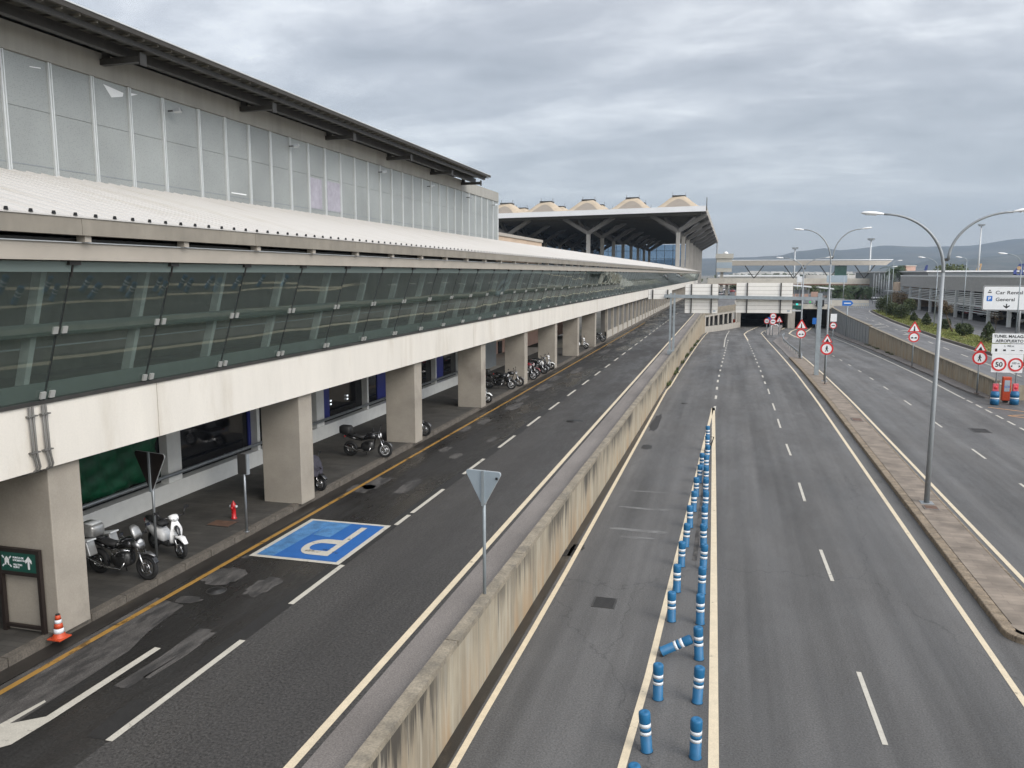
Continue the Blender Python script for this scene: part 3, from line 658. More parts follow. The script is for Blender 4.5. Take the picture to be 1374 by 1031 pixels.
# drains / manhole covers
def manhole(px,py,zf,label,r=.33,sq=None,name='manhole_cover'):
    p=PZ(px,py,ZL) if zf=='l' else PR(px,py)
    t=thing(name,label,'drain cover' if sq else 'manhole cover',(p.x,p.y,p.z))
    b=MB()
    if sq:
        b.box(-sq[0],sq[0],-sq[1],sq[1],-.02,.010);b.build('frame',M['darkm'],t)
        b=MB()
        for k in range(9): yy=-sq[1]*.85+k*sq[1]*1.7/8;b.box(-sq[0]*.85,sq[0]*.85,yy-.012,yy+.012,.0,.016)
        b.build('grate',M['patchd'],t)
    else:
        b.lathe((0,0,0),[(r*1.12,-.02),(r*1.12,.010),(r*1.0,.010),(r*1.0,.002)],28);b.build('frame',M['darkm'],t)
        b=MB().lathe((0,0,0),[(r*.97,-.01),(r*.97,.012),(r*.2,.012),(r*.2,.016)],28);b.build('lid',M['patchd'],t)
manhole(290,793,'l','round dark manhole cover beside the yellow line near the parked touring motorbike',.2)
manhole(771,565.5,'l','round dark manhole cover in the right hand lane of the left road',.42)
manhole(918,541.5,'c','small dark manhole cover between the left wall and the tip of the bollard wedge',.2)
manhole(811,809,'c','square patched cover in the sunken road left of the bollards',sq=(.3,.34),name='inspection_cover')
manhole(757,742,'c','black drain grate at the foot of the stained wall',sq=(.12,.3),name='drain_grate')
def onmed(px,py,sx_,sy_,label):
    p=PZ(px,py,.16);t=thing('junction_cover',label,'cover',(p.x,p.y,p.z))
    MB().box(-sx_,sx_,-sy_,sy_,-.02,.02).build('frame',M['strip'],t);MB().box(-sx_*.85,sx_*.85,-sy_*.8,sy_*.8,.0,.028).build('lid',M['rust'],t)
onmed(1249,681.5,.24,.24,'brown metal cover set in the median at the foot of the nearest street lamp')
onmed(1150,563.5,.28,.5,'rusty cover set in the median halfway between the two nearest lamps')
manhole(1315,578,'c','square worn cover in the right hand carriageway',sq=(.45,.6),name='inspection_cover')
# ================================================================ GLAZED CORRIDOR BUILDING
P0=11.95; DP=2.68; YE=330
cor=thing('glazed_corridor','long raised glazed walkway with white concrete edge beam on square columns beside the left road','building',(-14,60,ZS))
b=MB();Y=-3.
js=[-10,15.0,38.0,61,84,107,130,153,176,199,222,245,268,291,YE]
for a,c in zip(js,js[1:]): b.box(-12.9,-12.15,a,c-.02,4.92,6.13)
b.build('edge_beam',M['beam'],cor,world=True)
MB().box(-12.86,-12.11,-10,YE,6.13,6.2).build('sill',M['darkm'],cor,world=True)
MB().box(-16.6,-12.9,-10,YE,5.0,5.25).build('deck_soffit',M['conc'],cor,world=True)
MB().box(-16.6,-12.9,-10,YE,5.9,6.05).build('floor',M['conc'],cor,world=True)
# beam lip under
MB().box(-12.9,-12.55,-10,YE,4.80,4.92).build('soffit_channel',M['pgrey'],cor,world=True)
# columns
for k in range(8):
    ye=12.85+9.25*k
    MB().box(-13.62,-12.32,ye-.78,ye,ZS-.02,4.92).build('column',M['colm'],cor,world=True,bevel=.02)
for k in range(2,7,3):
    ye=12.85+9.25*k
    MB().tube([(-12.42,ye+.1,ZS),(-12.42,ye+.1,4.9)],.055,8).build('downpipe',M['fascia2'],cor,world=True)
# panes
gx=[(-12.14,6.2),(-11.74,7.46),(-11.70,7.40),(-11.28,8.72)]
def pane(y0,y1,lo,hi):
    (x0,z0),(x1,z1)=lo,hi
    n=Vector((z1-z0,0,-(x1-x0))).normalized()*.012
    p=[Vector((x0,y0,z0)),Vector((x0,y1,z0)),Vector((x1,y1,z1)),Vector((x1,y0,z1))]
    rg=random.Random(int(y0*100)+int(z0*10))
    ty,tz,yc,zc=rg.uniform(-.0035,.0035),rg.uniform(-.0035,.0035),(y0+y1)/2,(z0+z1)/2
    for q in p: q.x+=ty*(q.y-yc)+tz*(q.z-zc)
    return p,n
def addpane(b,y0,y1,lo,hi):
    p,n=pane(y0,y1,lo,hi);q=[v-n for v in p]
    b.hexa([q[0],q[1],q[2],q[3],p[0],p[1],p[2],p[3]])
kk=list(range(-2,int((YE-P0)/DP)))
zj=lambda t:(gx[2][0]+(gx[3][0]-gx[2][0])*t, gx[2][1]+(gx[3][1]-gx[2][1])*t)
rest=MB();restf=MB()
for k in kk:
    y0=P0+DP*k+.012;y1=P0+DP*(k+1)-.012
    fr=[(gx[0],gx[1]),(gx[2],zj(.86))]
    if k<45:
        for lo,hi in fr: b=MB();addpane(b,y0,y1,lo,hi);b.build('glass_pane',M['glass'],cor,world=True)
        b=MB();addpane(restf,y0,y1,zj(.862),gx[3])
    else:
        for lo,hi in fr: addpane(rest,y0,y1,lo,hi)
        addpane(restf,y0,y1,zj(.862),gx[3])
tag(rest.build('far_glass_panes',M['glass'],cor,world=True),kind='stuff')
restf.build('fritted_band',M['frit'],cor,world=True)
# black joints, clips, hangers
jn_=[];cl_=[];br_=[]
for k in range(-2,len(kk)-2):
    y=P0+DP*k;b=MB();c2=MB()
    jn_.append(b)
    for lo,hi in ((gx[0],gx[1]),(gx[2],zj(.86))):
        b.hexa([(lo[0]-.03,y-.016,lo[1]),(lo[0]+.002,y-.011,lo[1]),(lo[0]+.002,y+.011,lo[1]),(lo[0]-.03,y+.011,lo[1]),(hi[0]-.03,y-.011,hi[1]),(hi[0]+.002,y-.011,hi[1]),(hi[0]+.002,y+.011,hi[1]),(hi[0]-.03,y+.011,hi[1])])
    if k<46:
        for (x,z) in ((-11.70,7.50),(-12.09,6.30)):
            for s in (-1,1):
                c1=MB();cl_.append(c1);c1.obox((x+.03,y+s*.105,z),(.02,0,-.006),(0,.055,0),(.02,0,.062))
    br_.append(c2);c2.box(-11.42,-11.22,y-.13,y+.13,8.66,8.79)
    c2.bar((-11.3,y+.02,8.67),(-11.36,y+.03,8.45),.03,.02)
parts('black_joint',jn_,M['black'],cor,world=True);parts('clip_plate',cl_,M['clip'],cor,world=True);parts('bracket',br_,M['darkm'],cor,world=True)
# interior steel frames and rails
fs_=[]
for k in range(-2,len(kk)-2):
    y=P0+DP*k-.18;f=MB();fs_.append(f)
    f.hexa([(-12.62,y-.06,6.2),(-12.42,y-.06,6.2),(-12.42,y+.06,6.2),(-12.62,y+.06,6.2),(-11.86,y-.06,8.8),(-11.66,y-.06,8.8),(-11.66,y+.06,8.8),(-11.86,y+.06,8.8)])
parts('inner_frame',fs_,M['iframe'],cor,world=True)
r=MB();r.tube([(-12.45,-5,6.42),(-12.45,YE,6.42)],.06,8);r.tube([(-12.35,-5,7.15),(-12.35,YE,7.15)],.02,6);r.tube([(-12.2,-5,7.42),(-12.2,YE,7.42)],.07,6);r.build('inner_rail',M['pgrey'],cor,world=True)
MB().hexa([(-12.02,-10,7.40),(-11.96,-10,7.40),(-11.96,YE,7.40),(-12.02,YE,7.40),(-11.93,-10,7.62),(-11.87,-10,7.62),(-11.87,YE,7.62),(-11.93,YE,7.62)]).build('transom',M['transom'],cor,world=True)
MB().box(-12.36,-12.30,-10,YE,6.2,6.5).build('kick_panel',M['transom'],cor,world=True)
MB().box(-16.6,-16.4,-10,YE,6.05,9.2).build('inner_wall',M['fascia'],cor,world=True)
MB().box(-16.4,-11.5,-10,YE,8.85,8.95).build('inner_ceiling',M['fascia'],cor,world=True)
# fascias
MB().hexa([(-11.35,-10,8.74),(-11.12,-10,8.74),(-11.12,YE,8.74),(-11.35,YE,8.74),(-11.35,-10,9.04),(-11.1,-10,9.04),(-11.1,YE,9.04),(-11.35,YE,9.04)]).build('lower_fascia',M['fascia2'],cor,world=True)
MB().box(-11.35,-11.06,-10,YE,9.042,9.06).build('gutter_lip',M['mull'],cor,world=True)
fl_=[]
y=-9.6
while y<YE-6:
    b=MB();fl_.append(b);b.box(-11.15,-10.92,y,y+5.35,9.17,9.47);y+=5.36
parts('upper_fascia',fl_,M['fascia'],cor,world=True)
parts('fascia_bracket',[MB().box(-11.16,-10.98,12.02+2.7*k-.075,12.02+2.7*k+.075,9.06,9.172) for k in range(-1,118)],M['fascia2'],cor,world=True)
b=MB().box(-11.8,-11.4,-9,YE,9.06,9.12)
b.build('service_duct',M['darkm'],cor,world=True)
# sloping ribbed metal roof
SL=(11.0-9.47)/6.05
b=MB()
ys=[];y=-10.
prof=[(0,0),(.36,0),(.375,.028),(.385,.028),(.40,0)]
rows=[]
yy=-10+.42
ptsy=[]
while yy<YE:
    for d,h in ((0,0),(.395,0),(.415,.03),(.44,.03)): ptsy.append((yy+d,h))
    yy+=.463
n=b.add([(-10.9,y,9.49+h) for y,h in ptsy]);m2=b.add([(-17.05,y,11.03+h) for y,h in ptsy]);n3=b.add([(-10.9,y,9.465) for y,h in ptsy])
for i in range(len(ptsy)-1):
    b.face([n+i,n+i+1,m2+i+1,m2+i]); b.face([n3+i,n3+i+1,n+i+1,n+i])
b.build('metal_roof',M['shed'],cor,world=True)
cps=[]
for i in range(2,len(ptsy)//4):
    y=ptsy[4*i][0]+.427
    if y<140: cps.append(MB().prism([(-.035,0),(.035,0),(.02,.055),(-.02,.055)],(-10.885,y,9.495),(0,1,0),(0,0,1),(-.03,0,0)))
parts('rib_cap',cps[14:],M['black'],cor,100,world=True)
MB().box(-17.1,-11.2,-10,YE,9.06,9.12).build('roof_lining',M['darkm'],cor,world=True)
# conduits down the beam face
for ya,yb in ((11.57,11.56),(11.86,11.9)):
    b=MB()
    for d in (0,.075):
        b.tube([(-12.09,ya+d-.02,6.12),(-12.09,ya+d,5.25),(-12.09,ya+d+.05,5.0),(-12.12,ya+d+.05,4.93),(-12.3,ya+d-.06,4.86),(-12.7,ya+d-.06,4.8)],.021,8)
    for z in (5.95,5.28): b.box(-12.14,-12.06,ya-.06,ya+.14,z-.012,z+.012)
    b.build('conduit_pair',M['pipeg'],cor,world=True)
# back wall of the arcade: plinth, posts, rail, dark shop fronts
arc=thing('arcade_shopfront','dark shop fronts with white plinth and tubular rail at the back of the covered walkway','building',(-16.5,30,ZS))
MB().box(-16.75,-16.4,-10,52,ZS-.01,2.12).build('plinth',M['backwhite'],arc,world=True)
MB().box(-16.9,-16.42,-10,52,4.45,5.0).build('lintel',M['pgrey'],arc,world=True)
for k in range(-2,10):
    y=11.6+4.65*k
    if y>52:break
    wv=.32 if k%2==0 else .09
    MB().box(-16.72,-16.44,y-wv,y+wv,2.12,4.45).build('post',M['backwhite'],arc,world=True)
b=MB().tube([(-16.25,-10,2.42),(-16.25,52,2.42)],.06,8)
for k in range(-5,14): b.tube([(-16.25,11+3.1*k,2.42),(-16.42,11+3.1*k,2.42)],.025,6)
b.build('rail',M['steel'],arc,world=True)
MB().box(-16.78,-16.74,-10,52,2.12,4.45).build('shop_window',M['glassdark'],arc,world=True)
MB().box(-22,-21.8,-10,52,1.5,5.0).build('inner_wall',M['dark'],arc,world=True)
for y,w in ((25.3,.35),(30.6,.9),(36.5,1.5),(44.5,1.6),(48.5,.5)): MB().box(-16.74,-16.70,y,y+w,2.2,4.4).build('blue_panel',M['shopblue'],arc,world=True)
for y,z in ((33.2,3.0),(33.2,2.85),(31.6,3.0),(31.6,2.85)): MB().box(-16.70,-16.67,y-.05,y+.05,z-.03,z+.03).build('lit_sign',M['lit'],arc,world=True)
# tarpaulin on first bay
b=MB();ny,nz=30,12;i0=len(b.v)
for i in range(ny+1):
    for j in range(nz+1):
        y=15.8+4.3*i/ny;z=2.5+1.95*j/nz;b.add([(-16.42+.05*math.sin(i*1.3+j*.7)+.03*math.sin(i*.5-j*1.9),y,z-.07*math.sin(PI*i/ny))])
for i in range(ny):
    for j in range(nz): q=i*(nz+1)+j;b.face([q,q+nz+1,q+nz+2,q+1],True)
o=b.build('tarpaulin',M['tarp']);tag(o,'wrinkled dark green tarpaulin hung across the shop front behind the touring motorbike','tarpaulin')
o.modifiers.new('Solid','SOLIDIFY').thickness=.01
# peach building seen through far bays
t=thing('peach_building','peach rendered block seen between the columns beyond the parked motorbikes','building',(-24,66,ZS))
MB().box(-30,-19.5,52.2,100,ZS-.3,5.0).build('wall',M['pink'],t,world=True)
for y in (55,61.5,68,76): MB().box(-19.5,-19.42,y,y+1.1,ZS,4.2).build('door',M['dark'],t,world=True)
b=MB().box(-19.9,-16.3,52.2,75,1.2,ZS-.03);struct('forecourt',b,M['conc'])
# far wall under the corridor
t=thing('ribbed_wall','grey ribbed wall closing the far end of the arcade under the walkway','wall',(-12.8,200,ZS))
b=MB().box(-13.3,-12.85,86.85,YE,ZS-.02,4.9);b.build('wall_face',M['fgrey'],t,world=True)
for k in range(0,52): y=86.85+4.65*k;MB().box(-12.85,-12.6,y,y+.45,ZS-.02,4.9).build('rib',M['colm'],t,world=True)
b=MB().box(-12.85,-12.7,86.85,YE,ZS,2.3);b.build('plinth',M['conc'],t,world=True)
# ================================================================ UPPER TERMINAL BLOCK
ter=thing('terminal_block','grey perforated panel terminal block with dark overhanging roof above the white sloping canopy','building',(-24,30,ZS))
X=-17.0;YB=59.3;ms=[]
for k in range(-16,60):
    y=16.26+1.43*k+(.32 if k>=5 else 0)
    if y<YB+.1: ms.append(y)
ms=[m for m in ms if m<YB-.6]+[YB]
for a,c in zip(ms,ms[1:]): 
    MB().box(X-.08,X-.02,a+.02,c-.02,10.8,12.585).build('panel',M['mesh'],ter,world=True)
    MB().box(X-.08,X-.02,a+.02,c-.02,12.595,13.85).build('panel',M['mesh'],ter,world=True)
MB().box(X-.14,X-.09,ms[0],YB,10.8,13.86).build('backing',M['mesh'],ter,world=True)
for m_ in ms:
    b=MB();b.box(X-.02,X+.035,m_-.055,m_-.02,10.8,13.85);b.box(X-.02,X+.035,m_+.02,m_+.055,10.8,13.85);b.box(X-.03,X+.005,m_-.02,m_+.02,10.8,13.85)
    b.build('mullion',M['mull'],ter,world=True)
b=MB();b.box(X-.03,X-.012,ms[0],YB,11.2,11.225);b.build('trim_line',M['pgrey'],ter,world=True)
MB().box(X-.6,X+.06,ms[0],YB+.05,13.86,14.53).build('parapet',M['parapet'],ter,world=True)
MB().box(-45,X-.15,ms[0],YB,1,13.9).build('core',M['pgrey'],ter,world=True)
MB().box(-17.6,X+.05,YB,YB+.06,10.8,13.86).build('end_wall',M['mull'],ter,world=True)
# overhanging roof, slightly rising inward, ribbed underside
XR=-15.2
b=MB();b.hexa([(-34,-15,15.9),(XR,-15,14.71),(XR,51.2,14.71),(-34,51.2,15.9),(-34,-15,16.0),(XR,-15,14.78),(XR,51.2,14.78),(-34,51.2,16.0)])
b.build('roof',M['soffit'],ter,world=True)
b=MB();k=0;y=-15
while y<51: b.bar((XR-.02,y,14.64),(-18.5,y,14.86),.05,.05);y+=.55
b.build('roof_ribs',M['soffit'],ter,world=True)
b=MB().box(XR-.01,XR+.05,-15,51.25,14.68,14.80);b.build('roof_edge',M['edgedark'],ter,world=True)
MB().box(XR-.0,XR+.07,-15,51.25,14.80,14.835).build('roof_flashing',M['mull'],ter,world=True)
b=MB();b.box(-16.25,-16.05,-15,50.9,14.35,14.6);b.box(-15.55,-15.42,-15,50.9,14.5,14.62);b.build('purlin',M['darkm'],ter,world=True)
for y in (13.0,19.5,26.1,32.4,38.8,45,50.6):
    b=MB();b.box(-18.4,-15.62,y-.09,y+.09,14.2,14.36);b.box(-15.64,-15.60,y-.13,y+.13,14.12,14.44);b.box(-18.4,-18.1,y-.08,y+.08,13.9,14.9)
    b.box(-16.9,-16.7,y-.05,y+.05,14.36,14.7);b.build('roof_beam',M['darkm'],ter,world=True)
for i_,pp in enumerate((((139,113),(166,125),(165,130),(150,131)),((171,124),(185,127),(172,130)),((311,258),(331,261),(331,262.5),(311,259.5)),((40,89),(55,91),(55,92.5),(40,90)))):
    MB().prism([(PX(x,y,X).y,PX(x,y,X).z) for x,y in pp],(X-.015,0,0),(0,1,0),(0,0,1),(.006,0,0)).build('painted_glint',M['boardw'],ter,world=True)  # white slivers standing in for bright reflections on the panels
for ya,yc in ((30.9,32.0),(32.4,33.7)): MB().box(X-.019,X-.014,ya+.1,yc,11.25,12.5).build('purple_tint',M['purple'],ter,world=True)  # thin purple-grey sheets tinting two of the lower panels
# floodlights on the facade
fl=None
for i,(y) in enumerate((22.2,29.35,37.8,44.5,51.7,57.7)):
    lab='small grey floodlight on the perforated facade, %s along the wall'%ORD[i]
    if fl is None:
        fl=thing('floodlight',lab,'floodlight',(-16.97,y,13.5),group='floodlights on the perforated facade')
        MB().box(0,.22,-.02,.02,-.02,.02).build('arm',M['darkm'],fl)
        MB().obox((.30,.06,.02),(.10,.05,.02),(-.04,.12,0),(-.015,0,.05)).build('housing',M['steel'],fl,bevel=.01)
        MB().obox((.30,.06,-.034),(.085,.04,.02),(-.035,.10,0),(0,0,.006)).build('lens',M['lens'],fl)
    else: dup(fl,(-16.97,y,13.5),0,lab)
t=thing('roof_plant_room','low peach box building rising behind the white canopy roof','building',(-24,70,9))
MB().box(-42,-18.2,61,79.4,3,11.6).build('wall',M['peach'],t,world=True)
MB().box(-42,-18.1,60.9,79.5,11.6,11.85).build('roof_edge',M['fascia2'],t,world=True)
# ================================================================ BIG HALL WITH TENT ROOF
hall=thing('terminal_hall','large terminal hall with white edged flat roof, tent shaped skylights and forked concrete columns','building',(-40,300,ZU))
D0=243.;BX=28.;u=Vector((-.979,.203,0))   # front row direction
def hp(i,j,z,du=0,dv=0):  # bay column i along front, row j deep
    p=Vector((-14.9,D0,0))+u*(BX*i+du)+Vector((0,1,0))*(28.*j+dv);p.z=z;return p
NX,NJ=5,8
c0=hp(0,0,0,-8,-8);c1_=hp(NX,0,0,0,-8)
def slab(z0,z1,e=0):
    a=hp(0,0,0,-8-e,-8-e);bb=hp(NX,0,0,0,-8-e);cc=hp(NX,NJ,0,0,8);dd=hp(0,NJ,0,-8-e,8)
    return [Vector((q.x,q.y,z0)) for q in (a,bb,cc,dd)]+[Vector((q.x,q.y,z1)) for q in (a,bb,cc,dd)]
MB().hexa(slab(25.7,27.0)).build('roof',M['hallroof'],hall,world=True)
a=hp(0,0,0,-8.1,-8.1);bb=hp(NX,0,0,0,-8.1);dd=hp(0,NJ,0,-8.1,8)
b=MB();b.bar((a.x,a.y,26.5),(bb.x,bb.y,26.5),.25,1.5);b.build('front_fascia',M['hallwhite'],hall,world=True)
b=MB();b.bar((a.x,a.y,26.5),(dd.x,dd.y,26.5),.25,1.5);b.build('side_fascia',M['fascia2'],hall,world=True)
MB().tube([(a.x+.2,a.y,26),(a.x+.2,a.y,29.5)],.12,6).build('corner_mast',M['darkm'],hall,world=True)
b=MB()
for j in range(NJ*4):
    p=hp(0,0,25.35,-7,7*j-6);q=hp(NX,0,25.35,-1,7*j-6);b.bar(p,q,.5,.7)
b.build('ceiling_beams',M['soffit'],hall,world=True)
def meshdup(src,name,loc): 
    o=bpy.data.objects.new(name,src.data);C.objects.link(o);o.parent=hall;o.location=Vector(loc)-hall.location;return o
colo=None
for i in range(NX):
    for j in range(NJ):
        p=hp(i,j,0)
        if colo is None:
            b=MB().box(-.6,.6,-.35,.35,0,21.4);colo=b.build('column',M['hallcol'],hall,bevel=.1);colo.location=p-hall.location
            b=MB()
            for sx_,sy_ in ((1,0),(-1,0),(.55,.9),(-.55,.9)):
                e=u*8.2*sx_+Vector((0,9*sy_,0));e.z=25.5
                b.bar(Vector((0,0,20.9))+e.normalized()*0,e,.9,1.1)
            arm=b.build('forked_arm',M['hallarm'],hall);arm.location=p-hall.location
        else: meshdup(colo,'column',p);meshdup(arm,'forked_arm',p)
# tents 14 m apart
def tent():
    b=MB();rings=[]
    prof=[(6.9,0),(5.5,.75),(4.0,1.9),(2.8,2.95),(2.1,3.45),(1.7,3.65)]
    for r_,h in prof:
        vs=[]
        for k in range(24):
            a=2*PI*k/24+PI/4;q=r_/max(abs(math.cos(2*PI*k/24+PI/4)),abs(math.sin(2*PI*k/24+PI/4)))*.999
            sag=1 if k%6==0 else 1-.0
            vs.append(u*(q*math.cos(a))+Vector((0,q*math.sin(a),0))+Vector((0,0,h)))
        rings.append(b.add(vs))
    for ra,rb in zip(rings,rings[1:]):
        for k in range(24): b.face([ra+k,ra+(k+1)%24,rb+(k+1)%24,rb+k],True)
    return b
tm=tent();first=None;cap=None;gp_=None
for j in range(NJ+3):
    for i in range(NX*2):
        p=hp(0,0,27.0,14*i,19*j)
        if first is None:
            first=tm.build('tent_roof',M['fabric'],hall);first.location=p-hall.location
            b=MB().box(-1.9,1.9,-1.9,1.9,3.6,4.0);b.box(-1.9,-1.84,-.1,.1,4.0,5.0);b.box(1.84,1.9,-.1,.1,4.0,5.0);cap=b.build('roof_vent',M['darkm'],hall);cap.location=p-hall.location
            # grey arched gore on the front face
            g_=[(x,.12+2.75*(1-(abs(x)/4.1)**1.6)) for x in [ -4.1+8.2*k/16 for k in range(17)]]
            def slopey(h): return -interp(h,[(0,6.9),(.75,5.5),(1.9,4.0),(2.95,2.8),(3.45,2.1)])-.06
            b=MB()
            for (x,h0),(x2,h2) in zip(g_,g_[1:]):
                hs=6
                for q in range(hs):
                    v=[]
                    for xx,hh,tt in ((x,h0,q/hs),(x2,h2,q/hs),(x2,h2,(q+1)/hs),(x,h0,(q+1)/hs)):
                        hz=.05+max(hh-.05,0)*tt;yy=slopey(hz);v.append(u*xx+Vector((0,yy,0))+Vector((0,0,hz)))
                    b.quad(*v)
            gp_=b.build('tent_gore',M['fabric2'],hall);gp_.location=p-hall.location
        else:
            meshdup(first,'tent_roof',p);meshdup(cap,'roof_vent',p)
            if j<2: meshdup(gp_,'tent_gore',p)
# hall enclosure
MB().box(-150,-74,270,480,0,25).build('inner_block',M['glassdark'],hall,world=True)
b=MB().box(-74,-16,470,470.1,12,25);b.build('end_glazing',M['bluetint'],hall,world=True)
q=hp(0,NJ,0,-8,8);b=MB().tube([(q.x,q.y,0),(q.x,q.y,25.7)],.4,6);b.build('end_post',M['pgrey'],hall,world=True);b=MB().tube([(q.x,q.y-14,0),(q.x,q.y-14,25.7)],.4,6);b.build('end_post',M['pgrey'],hall,world=True)
b=MB()
for k in range(13): x=-73+4.6*k;b.box(x,x+.25,469.6,469.9,2,25)
for z in (8,12.2,17,21.5): b.box(-74,-16,469.6,469.8,z,z+.2)
b.build('end_mullions',M['pgrey'],hall,world=True)
b=MB().box(-74,-16,468,470,0,11.9);b.build('end_wall',M['fascia2'],hall,world=True)
# two storey deck beside hall seen beyond canopy
t=thing('control_room','small pale flat roofed tower block at the far end of the hall beside the footbridge','building',(-1.5,300,0))
MB().box(-4.6,.7,297,304,9.2,14.0).build('wall',M['tower'],t,world=True)
MB().box(-5,1.1,296.6,304.4,14.0,15.6).build('roof',M['tower'],t,world=True)
MB().box(-4.65,.75,296.95,297.0,10.6,12.6).build('window',M['alu'],t,world=True)
MB().box(-3.2,-2.2,298,303,0,9.2).build('pier',M['conc'],t,world=True)
MB().lathe((-1.6,299,15.6),[(.9,0),(.9,.3),(.4,.8)],10).build('roof_dome',M['boardw'],t,world=True)
# ================================================================ BOLLARDS
def bollard_parts(t):
    MB().lathe((0,0,0),[(.112,0),(.112,.02),(.102,.03),(.102,.33)],20).build('lower_tube',M['hito'],t)
    MB().lathe((0,0,0),[(.102,.395),(.102,.47)],20).build('middle_tube',M['hito'],t)
    MB().lathe((0,0,0),[(.102,.545),(.105,.56),(.107,.71),(.098,.74),(.085,.752),(.03,.752),(.02,.742)],20).build('cap',M['hito'],t)
    for a,c in ((.33,.395),(.47,.545)): MB().lathe((0,0,0),[(.1035,a),(.1035,c)],20).build('reflective_band',M['reflw'],t)
    MB().lathe((0,0,0),[(.118,-.005),(.118,.012)],16).build('base',M['hitod'],t)
R1=[(-.29,13.65),(-.33,15.56),(-.36,17.44),(-.40,19.33),(-.43,21.25),(-.45,23.14),(-.49,25.1),(-.52,27.05),(-.56,29.0),(-.60,31.0),(-.63,33.0),(-.67,35.0),(-.71,37.1),(-.75,39.4),(-.79,42)]
L1=[(-1.17,12.0),(-1.14,13.62),(-1.10,15.49),(-1.17,17.40),(-1.09,19.30),(-1.08,21.23),(-1.07,23.21),(-1.04,25.01),(-1.0,27.0),(-.96,28.93),(-.95,31.03),(-.91,33.13),(-.88,35.4)]
proto=None
for nm,row in (('right',R1),('left',L1)):
    up=0
    for i,(x,y) in enumerate(row):
        if nm=='left' and i==3: lab='blue bollard knocked over and leaning to the right in the left hand row'
        elif nm=='left' and i==0: lab='blue bollard cut off by the bottom edge of the photo in the left hand row'
        else:
            q=i if nm=='right' else (i-1 if i<3 else i-2)
            lab='upright blue bollard with two white bands, %s in the %s hand row'%(ORD[q] if q else 'nearest fully visible one',nm)
        if proto is None:
            proto=thing('bollard',lab,'bollard',(x,y,0),group='blue bollards between the two lanes');bollard_parts(proto);t=proto
        else: t=dup(proto,(x,y,0),random.uniform(0,6),lab)
        if nm=='left' and i==3: t.rotation_euler=(R(-6),R(62),0);t.location=(x-.02,y,.09)
        else: t.rotation_euler=(R(random.gauss(0,2)),R(random.gauss(0,2)),random.uniform(0,6))
        t.location.z+=zroad(y)
t=thing('sign_debris','small dark broken frame lying across the top of the far bollards','debris',(-.62,39.6,.05))
MB().tube([(0,0,.0),(.15,.05,.6),(-.25,0,.62),(.0,0,.25)],.03,6).build('bent_frame',M['black'],t)
# ================================================================ SIGNS
def rounded_tri(r,h,rad,down=False,n=5):
    # equilateral, returns outline points centred
    pts=[];cs=[(0,h*2/3-2*rad),(-r+rad*1.73,-h/3+rad),(r-rad*1.73,-h/3+rad)]
    cen=[90,210,330]
    for (cx,cy),a0 in zip(cs,cen):
        for k in range(n+1): a=R(a0-60+120*k/n);pts.append((cx+rad*math.cos(a),cy+rad*math.sin(a)))
    if down: pts=[(-x,-y) for x,y in pts]
    return pts
def circ(r,n=28): return [(r*math.cos(2*PI*k/n),r*math.sin(2*PI*k/n)) for k in range(n)]
def rrect(w,h,r,n=4):
    pts=[]
    for sx_,sy_,a0 in ((1,1,0),(-1,1,90),(-1,-1,180),(1,-1,270)):
        for k in range(n+1): a=R(a0+90*k/n);pts.append((sx_*(w/2-r)+r*math.cos(a),sy_*(h/2-r)+r*math.sin(a)))
    return pts
XA=(1,0,0);ZA=(0,0,1)
def plate(name,pts,x,z,y0,th,m,parent,bev=0): # faces -y
    return MB().prism(pts,(x,y0,z),XA,ZA,(0,th,0)).build(name,m,parent,bevel=bev)
def text(s,size,x,z,y,m,parent,name='lettering',align='LEFT',sx=1,bold=0):
    cu=bpy.data.curves.new('txt','FONT');cu.body=s;cu.size=size;cu.extrude=.004;cu.align_x=align;cu.offset=bold
    to=bpy.data.objects.new('txt',cu);C.objects.link(to)
    bpy.context.view_layer.update();dg=bpy.context.evaluated_depsgraph_get()
    me=bpy.data.meshes.new_from_object(to.evaluated_get(dg));C.objects.unlink(to);bpy.data.objects.remove(to)
    o=bpy.data.objects.new(name,me);C.objects.link(o);me.materials.clear();me.materials.append(m);o.parent=parent
    me.transform(Matrix.Rotation(R(90),4,'X'));me.transform(Matrix.Diagonal((sx,1,1,1)));o.location=(x,y,z);return o
def ped(parent,x,z,s,y):  # walking figure
    b=MB();th=(0,.003,0)
    b.prism([(px*.11*s,pz*.11*s) for px,pz in circ(1,12)],(x,y,z+.40*s),XA,ZA,th)
    def limb(a,c,w): 
        d=Vector((c[0]-a[0],0,c[1]-a[1])).normalized();n=Vector((-d.z,0,d.x))*w*s/2
        A=Vector((x+a[0]*s,y-.0003*len(b.f),z+a[1]*s));B=Vector((x+c[0]*s,y-.0003*len(b.f),z+c[1]*s));t_=Vector((0,.002,0))
        b.hexa([A-n,A+n,B+n,B-n,A-n+t_,A+n+t_,B+n+t_,B-n+t_])
    limb((0,.3),(-.02,-.08),.19);limb((.0,-.05),(.2,-.48),.11);limb((-.03,-.05),(-.2,-.48),.11);limb((.02,.25),(.22,.02),.08);limb((-.02,.25),(-.22,.05),.08)
    return b.build('pedestrian_symbol',M['black'],parent)
